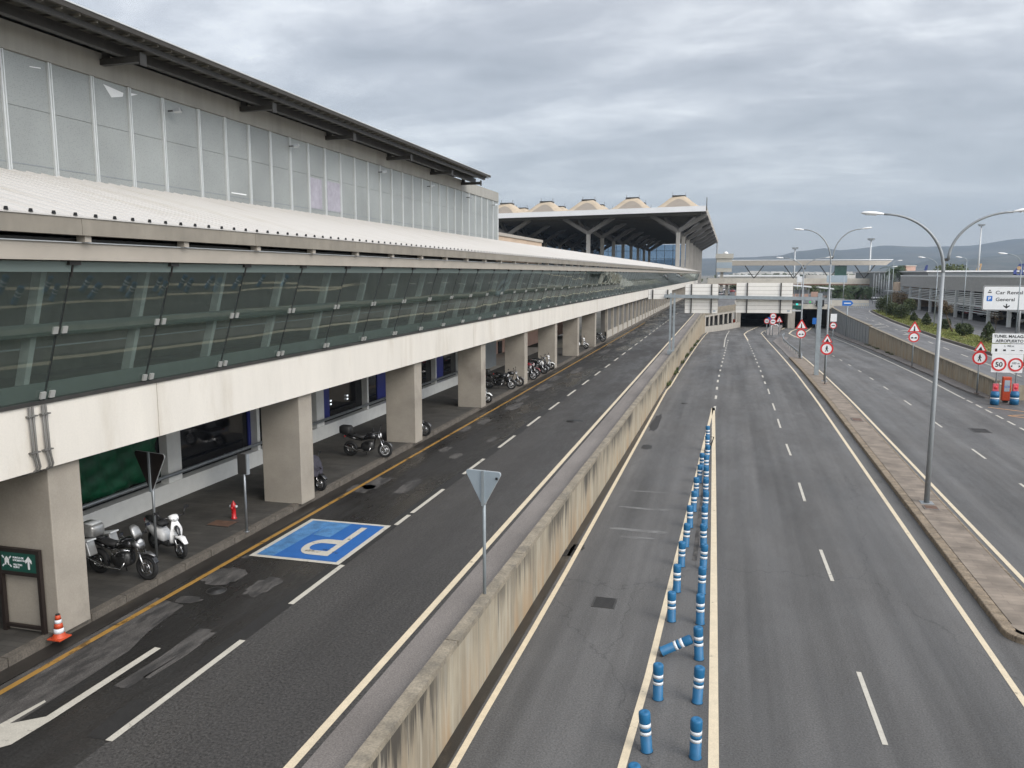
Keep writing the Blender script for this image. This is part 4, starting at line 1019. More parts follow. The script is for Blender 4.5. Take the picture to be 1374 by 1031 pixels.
def ring(name,ro,ri,x,z,y,m,parent):
    b=MB();n=32;A=b.add([(x+ro*math.cos(2*PI*k/n),y,z+ro*math.sin(2*PI*k/n)) for k in range(n)]);B=b.add([(x+ri*math.cos(2*PI*k/n),y,z+ri*math.sin(2*PI*k/n)) for k in range(n)])
    A2=b.add([(x+ro*math.cos(2*PI*k/n),y+.006,z+ro*math.sin(2*PI*k/n)) for k in range(n)]);B2=b.add([(x+ri*math.cos(2*PI*k/n),y+.006,z+ri*math.sin(2*PI*k/n)) for k in range(n)])
    for k in range(n):
        j=(k+1)%n;b.face([A+k,A+j,B+j,B+k]);b.face([A+k,A+j,A2+j,A2+k]);b.face([B+k,B+j,B2+j,B2+k])
    return b.build(name,m,parent)
def roundsign(parent,x,z,r,kind,y=-.07):
    d=plate('round_plate',circ(r),x,z,y,.02,M['boardw'],parent)
    ring('red_border',r*1.02,r*.76,x,z,y-.008,M['red'],parent)
    if kind=='ped': ped(parent,x,z,r*1.0,y-.006)
    elif kind in('over','30'):
        if kind=='over':
            b=MB()
            for s_,m_ in ((-1,M['black']),(1,M['black'])): 
                q=MB().prism([(-.22*r,-.16*r),(.22*r,-.16*r),(.22*r,.03*r),(.12*r,.13*r),(-.12*r,.13*r),(-.22*r,.03*r)],(x+s_*.32*r,y-.006,z-.1*r),XA,ZA,(0,.004,0));q.build('symbol',m_,parent)
        else: text('30',r*1.0,x,z-r*.35,y-.006,M['black'],parent,align='CENTER')
    elif kind=='dist':
        q=MB().prism([(-.68*r,-.12*r),(-.42*r,.05*r),(-.42*r,-.32*r)],(x,y-.006,z-.1*r),XA,ZA,(0,.004,0))
        q.prism([(.68*r,-.12*r),(.42*r,.05*r),(.42*r,-.32*r)],(x,y-.006,z-.1*r),XA,ZA,(0,.004,0));q.build('symbol',M['black'],parent)
        text('100 m',r*.42,x,z+.08*r,y-.006,M['black'],parent,align='CENTER')
    elif kind=='50': text('50',r*1.0,x,z-r*.35,y-.006,M['black'],parent,align='CENTER',bold=.008)
    elif kind=='no': MB().box(x-r*.5,x+r*.5,y-.008,y-.003,z-r*.12,z+r*.12).build('symbol',M['black'],parent)
def trisign(parent,x,zb,w,kind,y=-.07):
    h=w*.866
    zc=zb+h/3
    plate('triangle_plate',rounded_tri(w/2,h,w*.04),x,zc,y,.02,M['red'],parent)
    plate('triangle_face',rounded_tri(w*.34,h*.68,w*.02),x,zc-.01*w,y-.006,.006,M['boardw'],parent)
    if kind=='light':
        b=MB().box(x-.04*w,x+.04*w,y-.012,y-.006,zc-.2*w,zc+.16*w);b.build('symbol',M['black'],parent)
        MB().prism([(a*.045*w,c*.045*w) for a,c in circ(1,12)],(x,y-.016,zc+.15*w),XA,ZA,(0,.003,0)).build('symbol_red_dot',M['red'],parent)
        MB().prism([(a*.07*w,c*.07*w) for a,c in circ(1,12)],(x,y-.016,zc-.14*w),XA,ZA,(0,.003,0)).build('symbol_dark_dot',M['black'],parent)
    else:
        MB().prism([(-.16*w,-.2*w),(.16*w,-.2*w),(.04*w,.12*w),(-.05*w,.0)],(x,y-.012,zc),XA,ZA,(0,.004,0)).build('symbol',M['black'],parent)
def pole(parent,h,r=.038,x=0,y=0,z0=0,m='post'): return MB().tube([(x,y,z0),(x,y,h)],r,10).build('pole',M[m],parent)
def signpost(name,label,x,y,z,top,parts,rz=0,foot=True):
    t=thing(name,label,'road sign',(x,y,z),rz)
    pole(t,top,.05)
    if foot: MB().box(-.14,.14,-.12,.12,0,.03).build('foot_plate',M['rust'],t)
    for p in parts:
        if p[0]=='c': roundsign(t,0,p[1],p[2],p[3])
        else: trisign(t,0,p[1],p[2],p[3])
    return t
z=medz(66);signpost('road_sign','no pedestrians sign with a small triangle on top, standing on the paved median',7.43,66,z,3.95-z,[('c',2.81-z,.47,'ped'),('t',3.28-z,.78,'ped')])
z=medz(89.8);signpost('road_sign','warning triangle above a round red sign at the far end of the paved median',7.5,89.8,z,3.9-z,[('c',2.27-z,.47,'over'),('t',2.78-z,1.22,'light')])
z=zroad(83)+.13;signpost('road_sign','warning triangle above a round red sign against the pale right hand wall',17.0,83.1,z,4.0-z,[('c',2.6-z,.47,'over'),('t',3.08-z,1.22,'light')])
z=.13;signpost('road_sign','no pedestrians sign with a small triangle just left of the tunnel information board',17.2,63,z,3.75-z,[('c',2.66-z,.47,'ped'),('t',3.12-z,.85,'ped')])
# small sign near the grey clad wall
p=PY(1118,455,110);z=zroad(110)+.13
t=signpost('road_sign','small round red sign under a white plate in front of the grey clad wall',PY(1118,437,112).x,112,zroad(112)+.13,PY(1118,422,112).z-zroad(112)-.13,[('c',PY(1118,437,112).z-zroad(112)-.13,.42,'no')])
q=PY(1118,426.5,112);MB().box(-.38,.38,-.1,-.08,q.z-zroad(112)-.13-.5,q.z-zroad(112)-.13+.5).build('white_plate',M['boardw'],t)
# give way seen from the back
t=thing('give_way_sign','back of a grey triangular give way sign on a pole by the stained wall coping','road sign',(-4.83,15.76,1.7))
z0=1.7
MB().tube([(0,0,-.3),(0,0,2.72)],.036,12).build('pole',M['post'],t)
def backtri(t,w,zt,m,yy=.05,th=.02,rim='post'):
    h=w*.9
    plate('sign_plate',rounded_tri(w/2,h,w*.06,True),0,zt-h/3,-yy,th,m,t)
    plate('sign_rim',rounded_tri(w/2+.012,h+.025,w*.065,True),0,zt-h/3,-yy+.022,.012,M['mull'],t)
    MB().box(-.03,.03,-yy-.03,-yy-.002,zt-h*.97,zt+.01).build('back_rail',M['post'],t)
    MB().box(-.045,.045,-yy-.02,.04,zt-h*.93,zt-h*.89).build('clamp',M['steel'],t)
backtri(t,.86,2.72,M['alu'])
MB().box(.29,.34,-.066,-.052,2.56,2.61).build('maker_plate',M['black'],t)
t.rotation_euler.z=R(-8)
t=thing('give_way_sign','dark back of a triangular sign beside the front wheel of the touring motorbike','road sign',(-13.42,16.2,ZS))
MB().tube([(0,0,0),(0,0,2.6)],.033,10).build('pole',M['steel'],t);backtri(t,1.12,2.66,M['bframe']);t.rotation_euler.z=R(-12)
# small box sign on pole by the second column
t=thing('parking_plate','narrow grey sign box on a thin pole between the fire hydrant and the second column','sign',(-12.43,18.55,ZS))
MB().tube([(0,0,0),(0,0,2.1)],.034,8).build('pole',M['steel'],t)
MB().box(-.16,.10,-.06,-.03,1.62,2.17).build('plate',M['darkm'],t,bevel=.01);MB().box(.08,.13,-.05,.07,1.60,2.16).build('side_plate',M['pgrey'],t)
MB().lathe((0,0,0),[(.07,0),(.07,.02)],10).build('foot',M['steel'],t)
# fire hydrant
p=PZ(314,696,ZS);t=thing('fire_hydrant','small red fire hydrant with pale side caps on the covered walkway','fire hydrant',(p.x,p.y,ZS));t.scale=(.85,.85,.9)
MB().lathe((0,0,0),[(.10,0),(.10,.03),(.075,.05),(.07,.36),(.09,.38),(.09,.43),(.075,.47),(.05,.52),(.02,.55),(.02,.58),(0,.585)],18).build('body',M['hred'],t)
for s in (-1,1): MB().lathe((s*.07,0,.40),[(.045,0),(.045,s*.06),(.03,s*.075),(0.001,s*.08)],12,axis='x').build('side_cap',M['mull'],t)
MB().lathe((0,-.07,.36),[(.04,0),(.04,-.05),(.001,-.06)],10,axis='y').build('outlet',M['hred'],t)
p=PZ(298,703,ZS);t=thing('junction_cover','rust brown square cover in the walkway beside the fire hydrant','cover',(p.x,p.y,ZS))
MB().box(-.36,.36,-.25,.25,-.02,.012).build('frame',M['darkm'],t);MB().box(-.33,.33,-.22,.22,.0,.018).build('lid',M['rust'],t)
# traffic cone
p=PZ(82,856,ZS);t=thing('traffic_cone','orange and white traffic cone at the foot of the nearest column','traffic cone',(-12.21,11.93,ZS-.0))
b=MB().box(-.15,.15,-.15,.15,0,.03);b.lathe((0,0,0),[(.145,.03),(.115,.06),(.096,.12)],20);b.build('base',M['orange'],t,bevel=.008)
for a,c,m_ in ((.12,.21,'reflw'),(.21,.31,'orange'),(.31,.38,'reflw'),(.38,.47,'orange'),(.47,.485,'black')):
    rr_=lambda h:.098-.16*(h-.12)
    MB().lathe((0,0,0),[(rr_(a),a),(rr_(c),c)],20).build('band' if m_!='black' else 'tip',M[m_],t)
# directions frame sign
t=thing('direction_board','brown framed standing board with green and white direction panel against the nearest column','sign',(-13.06,11.98,ZS))
b=MB()
for x0 in (-.50,.42): b.box(x0,x0+.075,-.04,.04,0,1.7)
b.box(-.425,.42,-.03,.03,.09,.15);b.box(-.425,.42,-.036,.036,1.16,1.24);b.box(-.425,.42,-.036,.036,1.62,1.70);b.build('frame',M['bframe'],t)
MB().box(-.425,.42,-.028,.01,1.24,1.62).build('green_panel',M['green'],t)
def arrow_up(t,x,z,s,m,y=-.032,dirn=1):
    MB().prism([(-.05*s,-.3*s*dirn),(.05*s,-.3*s*dirn),(.05*s,.08*s*dirn),(.17*s,-.03*s*dirn),(.17*s,.12*s*dirn),(0,.32*s*dirn),(-.17*s,.12*s*dirn),(-.17*s,-.03*s*dirn),(-.05*s,.08*s*dirn)],(x,y,z),XA,ZA,(0,.003,0)).build('arrow',m,t)
arrow_up(t,.24,1.43,.42,M['boardw'])
MB().prism([(0,.1),(.065,.03),(.05,.03),(.05,-.07),(.02,-.07),(.02,-.03),(-.02,-.03),(-.02,-.07),(-.05,-.07),(-.05,.03),(-.065,.03)],(-.28,-.032,1.43),XA,ZA,(0,.003,0)).build('meeting_point_symbol',M['boardw'],t)
b=MB()
for sx_ in (-1,1):
    for sz_ in (-1,1): c_=Vector((-.28+sx_*.085,-.032,1.43+sz_*.085));d_=Vector((sx_,0,sz_)).normalized();b.obox(c_,d_*.03,Vector((0,.002,0)),Vector((-d_.z,0,d_.x))*.014)
b.build('meeting_point_corners',M['reflw'],t)
text('PUNTO DE\nENCUENTRO',.052,-.13,1.50,-.032,M['reflw'],t);text('MEETING\nPOINT',.052,-.13,1.36,-.032,M['reflw'],t)
# ================================================================ GANTRY WITH BOARD BACKS
YG=72.5
gt=thing('sign_gantry','grey steel gantry spanning the sunken road and carrying three boards seen from behind','gantry',(1.4,YG,0))
zb=6.75
lt=PY(903,395,YG)
b=MB()
for dx in (-.22,.1): b.box(-4.78+dx,-4.78+dx+.16,YG-.12,YG+.12,1.7,zb+.1)
b.box(-5.1,-4.55,YG-.3,YG+.3,1.42,1.8);b.build('left_post',M['post'],gt,world=True)
MB().box(7.25,7.6,YG-.16,YG+.16,medz(YG),zb+.15).build('right_post',M['post'],gt,world=True)
zr=PY(1097,402,YG).z
zl=PY(903,397.5,YG).z
MB().bar((-5.5,YG-.05,zl),(7.6,YG-.05,zr+.05),.2,.28).build('beam',M['post'],gt,world=True)
MB().bar((-5.5,YG+.4,zl-.05),(9.4,YG+.4,zr-.0),.12,.14).build('rear_beam',M['pgrey'],gt,world=True)
def backboard(x0,y0,x1,y1,n,lab,vs):
    a=PY(x0,y0,YG+.35);c=PY(x1,y1,YG+.35);w=c.x-a.x;h=a.z-c.z;cx=(a.x+c.x)/2;cz=(a.z+c.z)/2
    t=thing('sign_board',lab,'sign board',(cx,YG+.55,cz),group=None)
    plate('panel',rrect(w,h,.16),0,0,-.02,.05,M['fascia2'],t)
    b=MB();hh=h/n
    for k in range(n): z=-h/2+hh*(k+.5);b.box(-w/2+.03,w/2-.03,-.035,-.02,z-hh*.5+.013,z+hh*.5-.013)
    b.build('plank_rows',M['board'],t)
    for v in vs: MB().box(-w/2+w*v-.045,-w/2+w*v+.045,-.14,-.04,-h/2+.02,h/2-.02).build('back_post',M['darkm'],t)
    MB().box(w/2-.42,w/2-.2,-.045,-.037,-h/2+.15,-h/2+.27).build('maker_plate',M['alu'],t)
    return t
backboard(869.5,388.5,901.5,402,2,'small pale board back hung left of the gantry post beside the walkway beam',(.2,.82))
backboard(919.3,381,963,421,8,'cream slatted board back, middle one of three on the gantry',(.2,.8))
backboard(988.2,379.5,1063,421,8,'largest cream slatted board back on the gantry, over the middle road',(.2,.79))
# ================================================================ STREET LAMPS
def lantern(parent,p,dirv,s=1,par_name='lantern'):
    d=Vector(dirv).normalized();u_=Vector((0,0,1));sd=d.cross(u_)
    b=MB();rings=[]
    for tt,w,h in ((0,.05,.05),(.12,.08,.07),(.3,.15,.10),(.6,.17,.10),(.8,.13,.08),(.88,.05,.03)):
        c=Vector(p)+d*tt*s*1.0;rings.append(b.add([c+sd*(w*s*math.cos(2*PI*k/12))+u_*(h*s*math.sin(2*PI*k/12)*(1 if math.sin(2*PI*k/12)>0 else .45)) for k in range(12)]))
    for a,c in zip(rings,rings[1:]):
        for k in range(12): b.face([a+k,a+(k+1)%12,c+(k+1)%12,c+k],True)
    b.face([rings[0]+k for k in range(12)]);b.face([rings[-1]+k for k in range(12)])
    o=b.build('lantern',M['lampw'],parent)
    c=Vector(p)+d*.5*s-u_*.05*s;MB().obox(c,d*.22*s,sd*.11*s,u_*.012*s).build('lamp_glass',M['lens'],o)
    return o
def arc(x0,z0,x1,z1,n=12,y=0,bulge=1.0):
    # starts near vertical at (x0,z0), ends near horizontal at (x1,z1)
    pts=[]
    for k in range(n+1):
        a=PI/2*k/n;pts.append((x0+(x1-x0)*(1-math.cos(a)),y,z0+(z1-z0)*math.sin(a)))
    return pts
def double_lamp(x,y,z,hj,hl,reach,label,gap=.14,s=1,r=.1):
    t=thing('street_lamp',label,'street lamp',(x,y,z),group='double armed street lamps along the median')
    MB().tube([(0,0,0),(0,0,hj*.35),(-.0,0,hj-.6)],[r,r*.85,r*.62],12).build('pole',M['polegrey'],t)
    MB().tube([(0,0,hj-.65)]+arc(0,hj-.5,-reach,hl,14),[r*.62]+[r*.6-(r*.22)*k/14 for k in range(15)],10).build('arm',M['polegrey'],t)
    a=arc(gap,hj-.15,reach,hl,14)
    MB().tube(a,[r*.5-(r*.12)*k/14 for k in range(15)],10).build('arm',M['polegrey'],t)
    MB().box(0,gap,-.03,.03,hj-.2,hj-.1).build('arm_bracket',M['darkm'],t)
    MB().box(-.22,.22,-.22,.22,0,.03).build('base_plate',M['polegrey'],t)
    lantern(t,(-reach,0,hl),(-1,0,.06),s);lantern(t,(reach,0,hl),(1,0,.12),s)
    return t
z=medz(31);double_lamp(7.30,31.75,z,9.15-z,10.62-z,2.05,'tall grey double armed street lamp standing on the paved median, nearest of its row',s=.85)
z=medz(68);j=PY(1113.5,344,68);h=PY(1113.5,308,68);double_lamp(7.62,68,z,j.z-z,h.z-z,2.1,'double armed street lamp behind the no pedestrians sign, second of its row',s=.85)
z=medz(91);j=PY(1077,359,91);h=PY(1077,345,91);double_lamp(7.6,91.5,z,j.z-z,h.z-z-.1,2.1,'double armed street lamp behind the warning triangle on the median, third of its row',s=.85)
def single_lamp(x,y,z,hp_,hl,dx,label,r=.08,hd=1):
    t=thing('street_lamp',label,'street lamp',(x,y,z))
    MB().tube([(0,0,0),(0,0,hp_)],[r,r*.6],8).build('pole',M['post'],t)
    MB().tube([(0,0,hp_-.2)]+arc(0,hp_,dx*.55,hl,8),r*.5,6).build('arm',M['post'],t)
    lantern(t,(dx*.55,0,hl),(math.copysign(1,dx),0,.1),hd);return t
single_lamp(28.5,127,1.05,8.2,9.75,-3.1,'single armed street lamp on the grass verge between the small conical shrubs',hd=1.1)
single_lamp(33.4,132,1.0,9.3,9.9,-1.2,'single armed street lamp on the service road in front of the louvred car park')
single_lamp(27.4,157,1.05,8.5,8.7,.8,'single armed street lamp at the far end of the verge among the round bushes')
q=PY(1352,341,112);single_lamp(PY(1371,355,112).x,112,1.0,PY(1371,357,112).z-1,q.z-1,-3.0,'single armed street lamp rising behind the car rental board',hd=1.2)
single_lamp(31.3,175,1.0,9.9,10.1,1.2,'slender street lamp near the palms at the far end of the car park')
for (px,pt,pb,Y,lab) in ((1317,303,366,420,'tall floodlight mast behind the car park, rightmost of three'),(1169,322,392,380,'tall floodlight mast behind the right end of the footbridge'),(1067,334,388,420,'tall floodlight mast behind the middle of the footbridge')):
    a=PY(px,pt,Y);t=thing('floodlight_mast',lab,'floodlight mast',(a.x,Y,.75),group='tall floodlight masts of the apron')
    MB().tube([(0,0,0),(0,0,a.z-.75)],[.55,.25],8).build('mast',M['mull'],t)
    b=MB()
    for k in range(6): an=k*PI/3;b.obox((1.1*math.cos(an),1.1*math.sin(an),a.z-.4),(.35,0,0),(0,.35,0),(0,0,.3))
    b.lathe((0,0,a.z-1),[(1.2,0),(1.2,.15)],10);b.build('lamp_crown',M['pgrey'],t)
# guard rail
t=thing('guard_rail','galvanised guard rail on the narrow concrete strip beyond the paved median','guard rail',(8,110,-1))
pts=[rp(7.7,90.5),rp(7.75,92),rp(7.75,110),rp(8.0,125),rp(8.8,140),rp(9.6,148)]
for p in pts: p.z+=.62
b=MB();pp=[Vector(p) for p in pts];pp=[pp[0]+Vector((0,-.4,-.5))]+pp
b.tube(pp,.07,6);b.tube([p+Vector((0,0,-.16)) for p in pp[1:]],.07,6);b.build('rail',M['steel'],t,world=True)
b=MB()
for k in range(15): y=91+4*k;x=interp(y,[(90,7.72),(110,7.75),(125,8),(140,8.8),(148,9.6)]);b.box(x,x+.09,y,y+.1,zroad(y)-.1,zroad(y)+.6)
b.build('posts',M['steel'],t,world=True)
b=MB();ys=seq(92,146,4)
for a,c in zip(ys,ys[1:]):
    f=lambda y:interp(y,[(92,6.65),(128,6.7),(146,8.6)]);g_=lambda y:interp(y,[(92,7.95),(125,8.2),(146,10.2)])
    b.hexa([(f(a),a,zroad(a)-.2),(g_(a),a,zroad(a)-.2),(g_(c),c,zroad(c)-.2),(f(c),c,zroad(c)-.2),(f(a),a,zroad(a)+.05),(g_(a),a,zroad(a)+.05),(g_(c),c,zroad(c)+.05),(f(c),c,zroad(c)+.05)])
struct('median_strip_far',b,M['strip'])
# nose island and its sign cluster
pn=[PR(x,y) for x,y in ((1026,447),(1039,457),(1044,449),(1050,440),(1058,433),(1050,430),(1040,436))]
b=MB();b.prism([(p.x,p.y) for p in pn],(0,0,zroad(160)-.3),(1,0,0),(0,1,0),(0,0,.45));struct('nose_island',b,M['strip'])
def farsign(px,py,Y,r,kind,label,base=None):
    q=PY(px,py,Y);zb=zroad(min(Y,186));t=thing('road_sign',label,'road sign',(q.x,Y,zb));pole(t,q.z-zb+r,.06)
    if kind=='t': trisign(t,0,q.z-zb-r*.6,r*2.2,'light')
    elif kind=='b':
        MB().box(-r,r,-.08,-.05,q.z-zb-r,q.z-zb+r).build('blue_plate',M['signb'],t)
    else: roundsign(t,0,q.z-zb,r,kind)
    return t
t=farsign(1037.5,424.5,150,.55,'no','two round red signs stacked on one pole at the nose of the tunnel split');roundsign(t,0,t.children[0].dimensions.z-1.55 if False else PY(1037.5,431.8,150).z-zroad(150),.55,'no')
farsign(1029,431,151,.5,'no','small round sign leaning out left of the stacked pair at the tunnel split')
farsign(1033.5,429,153,.42,'b','small blue sign between the round signs at the tunnel split')
farsign(1045.5,430,156,.6,'t','small warning triangle in front of the pier between the tunnel mouths')
farsign(1094.5,431,165,.6,'b','small blue sign at the right side of the right hand tunnel mouth')
t=thing('delineator_arch','pale tubular barrier hoop on the nose of the tunnel split','barrier',tuple(PR(1039,446)))
MB().tube([(-.6,0,0),(-.6,0,1.2),(-.3,0,1.5),(.5,0,1.5),(.8,0,1.1),(.8,0,0)],.09,6).build('hoop',M['boardw'],t)
# ================================================================ TUNNEL INFORMATION BOARD
t=thing('tunnel_information_board','white three part TUNEL MALAGA AEROPUERTO board with speed limit signs beside the right wall','sign board',(18.2,60.5,0))
b=MB()
for x in (-.55,.62): b.tube([(x,.06,-.02),(x,.06,4.6)],.045,8)
b.build('legs',M['post'],t)
xo=18.2
def rel(px,py): q=PY(px,py,60.5);return q.x-xo,q.z
xl,zt=rel(1332,447.5);xr_,_=rel(1378,460);_,z1=rel(1340,460.4)
plate('upper_panel',rrect(xr_-xl,zt-z1,.03),(xl+xr_)/2,(zt+z1)/2,-.03,.04,M['boardw'],t)
text('TUNEL MALAGA',.26,(xl+xr_)/2,zt-.27,-.037,M['black'],t,align='CENTER',bold=.004);text('AEROPUERTO',.26,(xl+xr_)/2,z1+.06,-.037,M['black'],t,align='CENTER',bold=.004)
_,za=rel(1340,461.6);_,zb_=rel(1340,475)
plate('middle_panel',rrect(xr_-xl,za-zb_,.03),(xl+xr_)/2,(za+zb_)/2,-.03,.04,M['boardw'],t)
text('L  700 m',.16,(xl+xr_)/2,za-.18,-.037,M['black'],t,align='CENTER')
b=MB()
for k,(w,h) in enumerate(((.13,.19),(.16,.12),(.2,.05),(.2,.05))):
    x=xl+.28+.5*k;b.box(x-w/2,x+w/2,-.036,-.031,za-.42-h/2,za-.42+h/2)
b.build('pictograms',M['black'],t)
x0,z0_=rel(1329.3,499.5);x1,z1_=rel(1373.5,476)
plate('lower_panel',rrect(x1-x0,z1_-z0_,.03),(x0+x1)/2,(z0_+z1_)/2,-.03,.04,M['boardw'],t)
cx1,cz=rel(1340,489);cx2,_=rel(1362.5,489)
roundsign(t,cx1,cz,.45,'50',-.045);roundsign(t,cx2,cz,.45,'dist',-.045)
# water barriers with lamps
wb=None
for px,lab in ((1334,'blue barrel with a red lamp box on top, left one under the tunnel board'),(1360.5,'blue barrel with a red lamp box on top, right one under the tunnel board')):
    p=PZ(px,543,0)
    if wb is None:
        wb=thing('barrel_barrier',lab,'barrier',(p.x,p.y,.0),group='blue barrels under the tunnel board')
        MB().lathe((0,0,0),[(.2,0),(.27,.03),(.26,.2),(.28,.24),(.26,.28),(.26,.38)],16).build('barrel_lower',M['hito'],wb)
        MB().lathe((0,0,0),[(.262,.38),(.262,.47)],16).build('white_band',M['reflw'],wb)
        MB().lathe((0,0,0),[(.26,.47),(.26,.6),(.28,.64),(.26,.68),(.24,.86),(.1,.89)],16).build('barrel_upper',M['hito'],wb)
        MB().box(-.17,.17,-.08,.08,.89,1.38).build('lamp_box',M['pinkred'],wb,bevel=.02)
        MB().lathe((0,-.08,1.12),[(.1,0),(.1,-.02),(.04,-.03)],12,axis='y').build('lamp_lens',M['red'],wb)
    else: dup(wb,(p.x,p.y,0),.2,lab)
p=PZ(1348.5,540,0);t=thing('call_post','orange column with a blue and white panel between the two blue barrels','call post',(p.x,p.y,.0))
MB().box(-.26,.26,-.15,.15,.12,1.72).build('body',M['orange'],t,bevel=.04);MB().box(-.16,.16,-.165,-.15,.75,1.5).build('panel',M['alu'],t);MB().box(-.15,.15,-.1,.1,0,.12).build('foot',M['black'],t)
text('SOS',.2,0,1.0,-.167,M['signb'],t,align='CENTER')
t=thing('concrete_block','low pale block at the right edge of the photo beside the barrels','block',(18.9,55.2,0))
MB().box(-.1,1.2,-.3,.4,0,.16).build('body',M['strip'],t,bevel=.03)
# ================================================================ CAR RENTAL BOARD
YC=118;a=PY(1319.5,383.5,YC);c=PY(1398,417.5,YC);t=thing('direction_sign','large white Car Rental General sign board with a blue P and down arrow','sign board',((a.x+c.x)/2,YC,1.0))
w=c.x-a.x;h=a.z-c.z;cz=(a.z+c.z)/2-1
plate('board',rrect(w,h,.28),0,cz,-.05,.06,M['boardw'],t)
b=MB();o_=rrect(w-.05,h-.05,.27);i_=rrect(w-.22,h-.22,.2);n=len(o_);A=b.add([(x,-.056,cz+z) for x,z in o_]);B=b.add([(x,-.056,cz+z) for x,z in i_])
for k in range(n): b.face([A+k,A+(k+1)%n,B+(k+1)%n,B+k])
b.build('border',M['darkm'],t,fix=False)
ox=(a.x+c.x)/2
def rl(px,py): q=PY(px,py,YC);return q.x-ox,q.z-1
x,z=rl(1335.5,394.3);text('Car Rental',.62,x,z-.06,-.06,M['black'],t,bold=.006,sx=1.18)
x,z=rl(1335.5,403.5);text('General',.62,x,z-.06,-.06,M['black'],t,bold=.006,sx=1.12)
x,z=rl(1327.5,400.8);b=MB();b.prism(rrect(.66,.7,.08),(x,-.057,z),XA,ZA,(0,.004,0));b.build('blue_square',M['signb'],t);text('P',.6,x-.0,z-.2,-.062,M['boardw'],t,align='CENTER',bold=.015)
x,z=rl(1328,391.5);b=MB().box(x-.22,x+.22,-.06,-.055,z-.16,z-.02);b.box(x-.1,x+.1,-.06,-.055,z+.08,z+.22);b.build('car_key_symbol',M['black'],t)
x,z=rl(1350.3,411);MB().prism([(0,-.32),(.38,.0),(.38,.12),(.07,-.02),(.07,.3),(-.07,.3),(-.07,-.02),(-.38,.12),(-.38,0)],(x,-.06,z),XA,ZA,(0,.004,0)).build('arrow',M['black'],t)
x,z=rl(1368,430)
b=MB();b.tube([(x,.1,0),(x,.1,cz+h/2)],.13,8);b.tube([(w/2-.9,.1,0),(w/2-.9,.1,cz+h/2)],.13,8);b.build('legs',M['mull'],t)
# blue direction sign on the wall
q=PY(1137.5,407,150);t=thing('direction_sign','small blue arrow sign on a pole above the grey clad wall','road sign',(q.x,150,zroad(150)))
pole(t,q.z+.5-zroad(150),.09);MB().prism([(-.9,-.45),(.5,-.45),(.9,0),(.5,.45),(-.9,.45)],(0,-.15,q.z-zroad(150)),XA,ZA,(0,.05,0)).build('blue_plate',M['signb'],t)
MB().box(-.6,.5,-.16,-.152,q.z-zroad(150)-.1,q.z-zroad(150)+.08).build('white_bar',M['boardw'],t)
# ================================================================ MOTORBIKES (forward = +x)
def wheel(parent,x,r,w,rim,spokes=5,disc=True,steer=0):
    t=MB().torus((x,0,r),r-w/2,w/2,'y',28,8,1.0).build('tyre',M['rubber'],parent)
    b=MB().torus((x,0,r),r-w-.005,.014,'y',28,6,2.2)
    for k in range(spokes):
        a=2*PI*k/spokes+.3;b.bar((x+.04*math.cos(a),0,r+.04*math.sin(a)),(x+(r-w)*math.cos(a),0,r+(r-w)*math.sin(a)),.03,.022,up=(0,1,0))
    b.lathe((x,-.05,r),[(.045,0),(.045,.1)],12,axis='y');b.build('rim',rim,t)
    if disc:
        MB().torus((x,-.065,r),.115,.026,'y',20,4,.12).build('brake_disc',M['chrome'],t)
    return t
def mirror(parent,x,z,s):
    b=MB().tube([(x,s*.3,z),(x-.02,s*.36,z+.14)],.009,6);b.obox((x-.02,s*.40,z+.17),(.012,0,0),(0,.06,0),(0,0,.035));b.build('mirror',M['bikeblk'],parent)
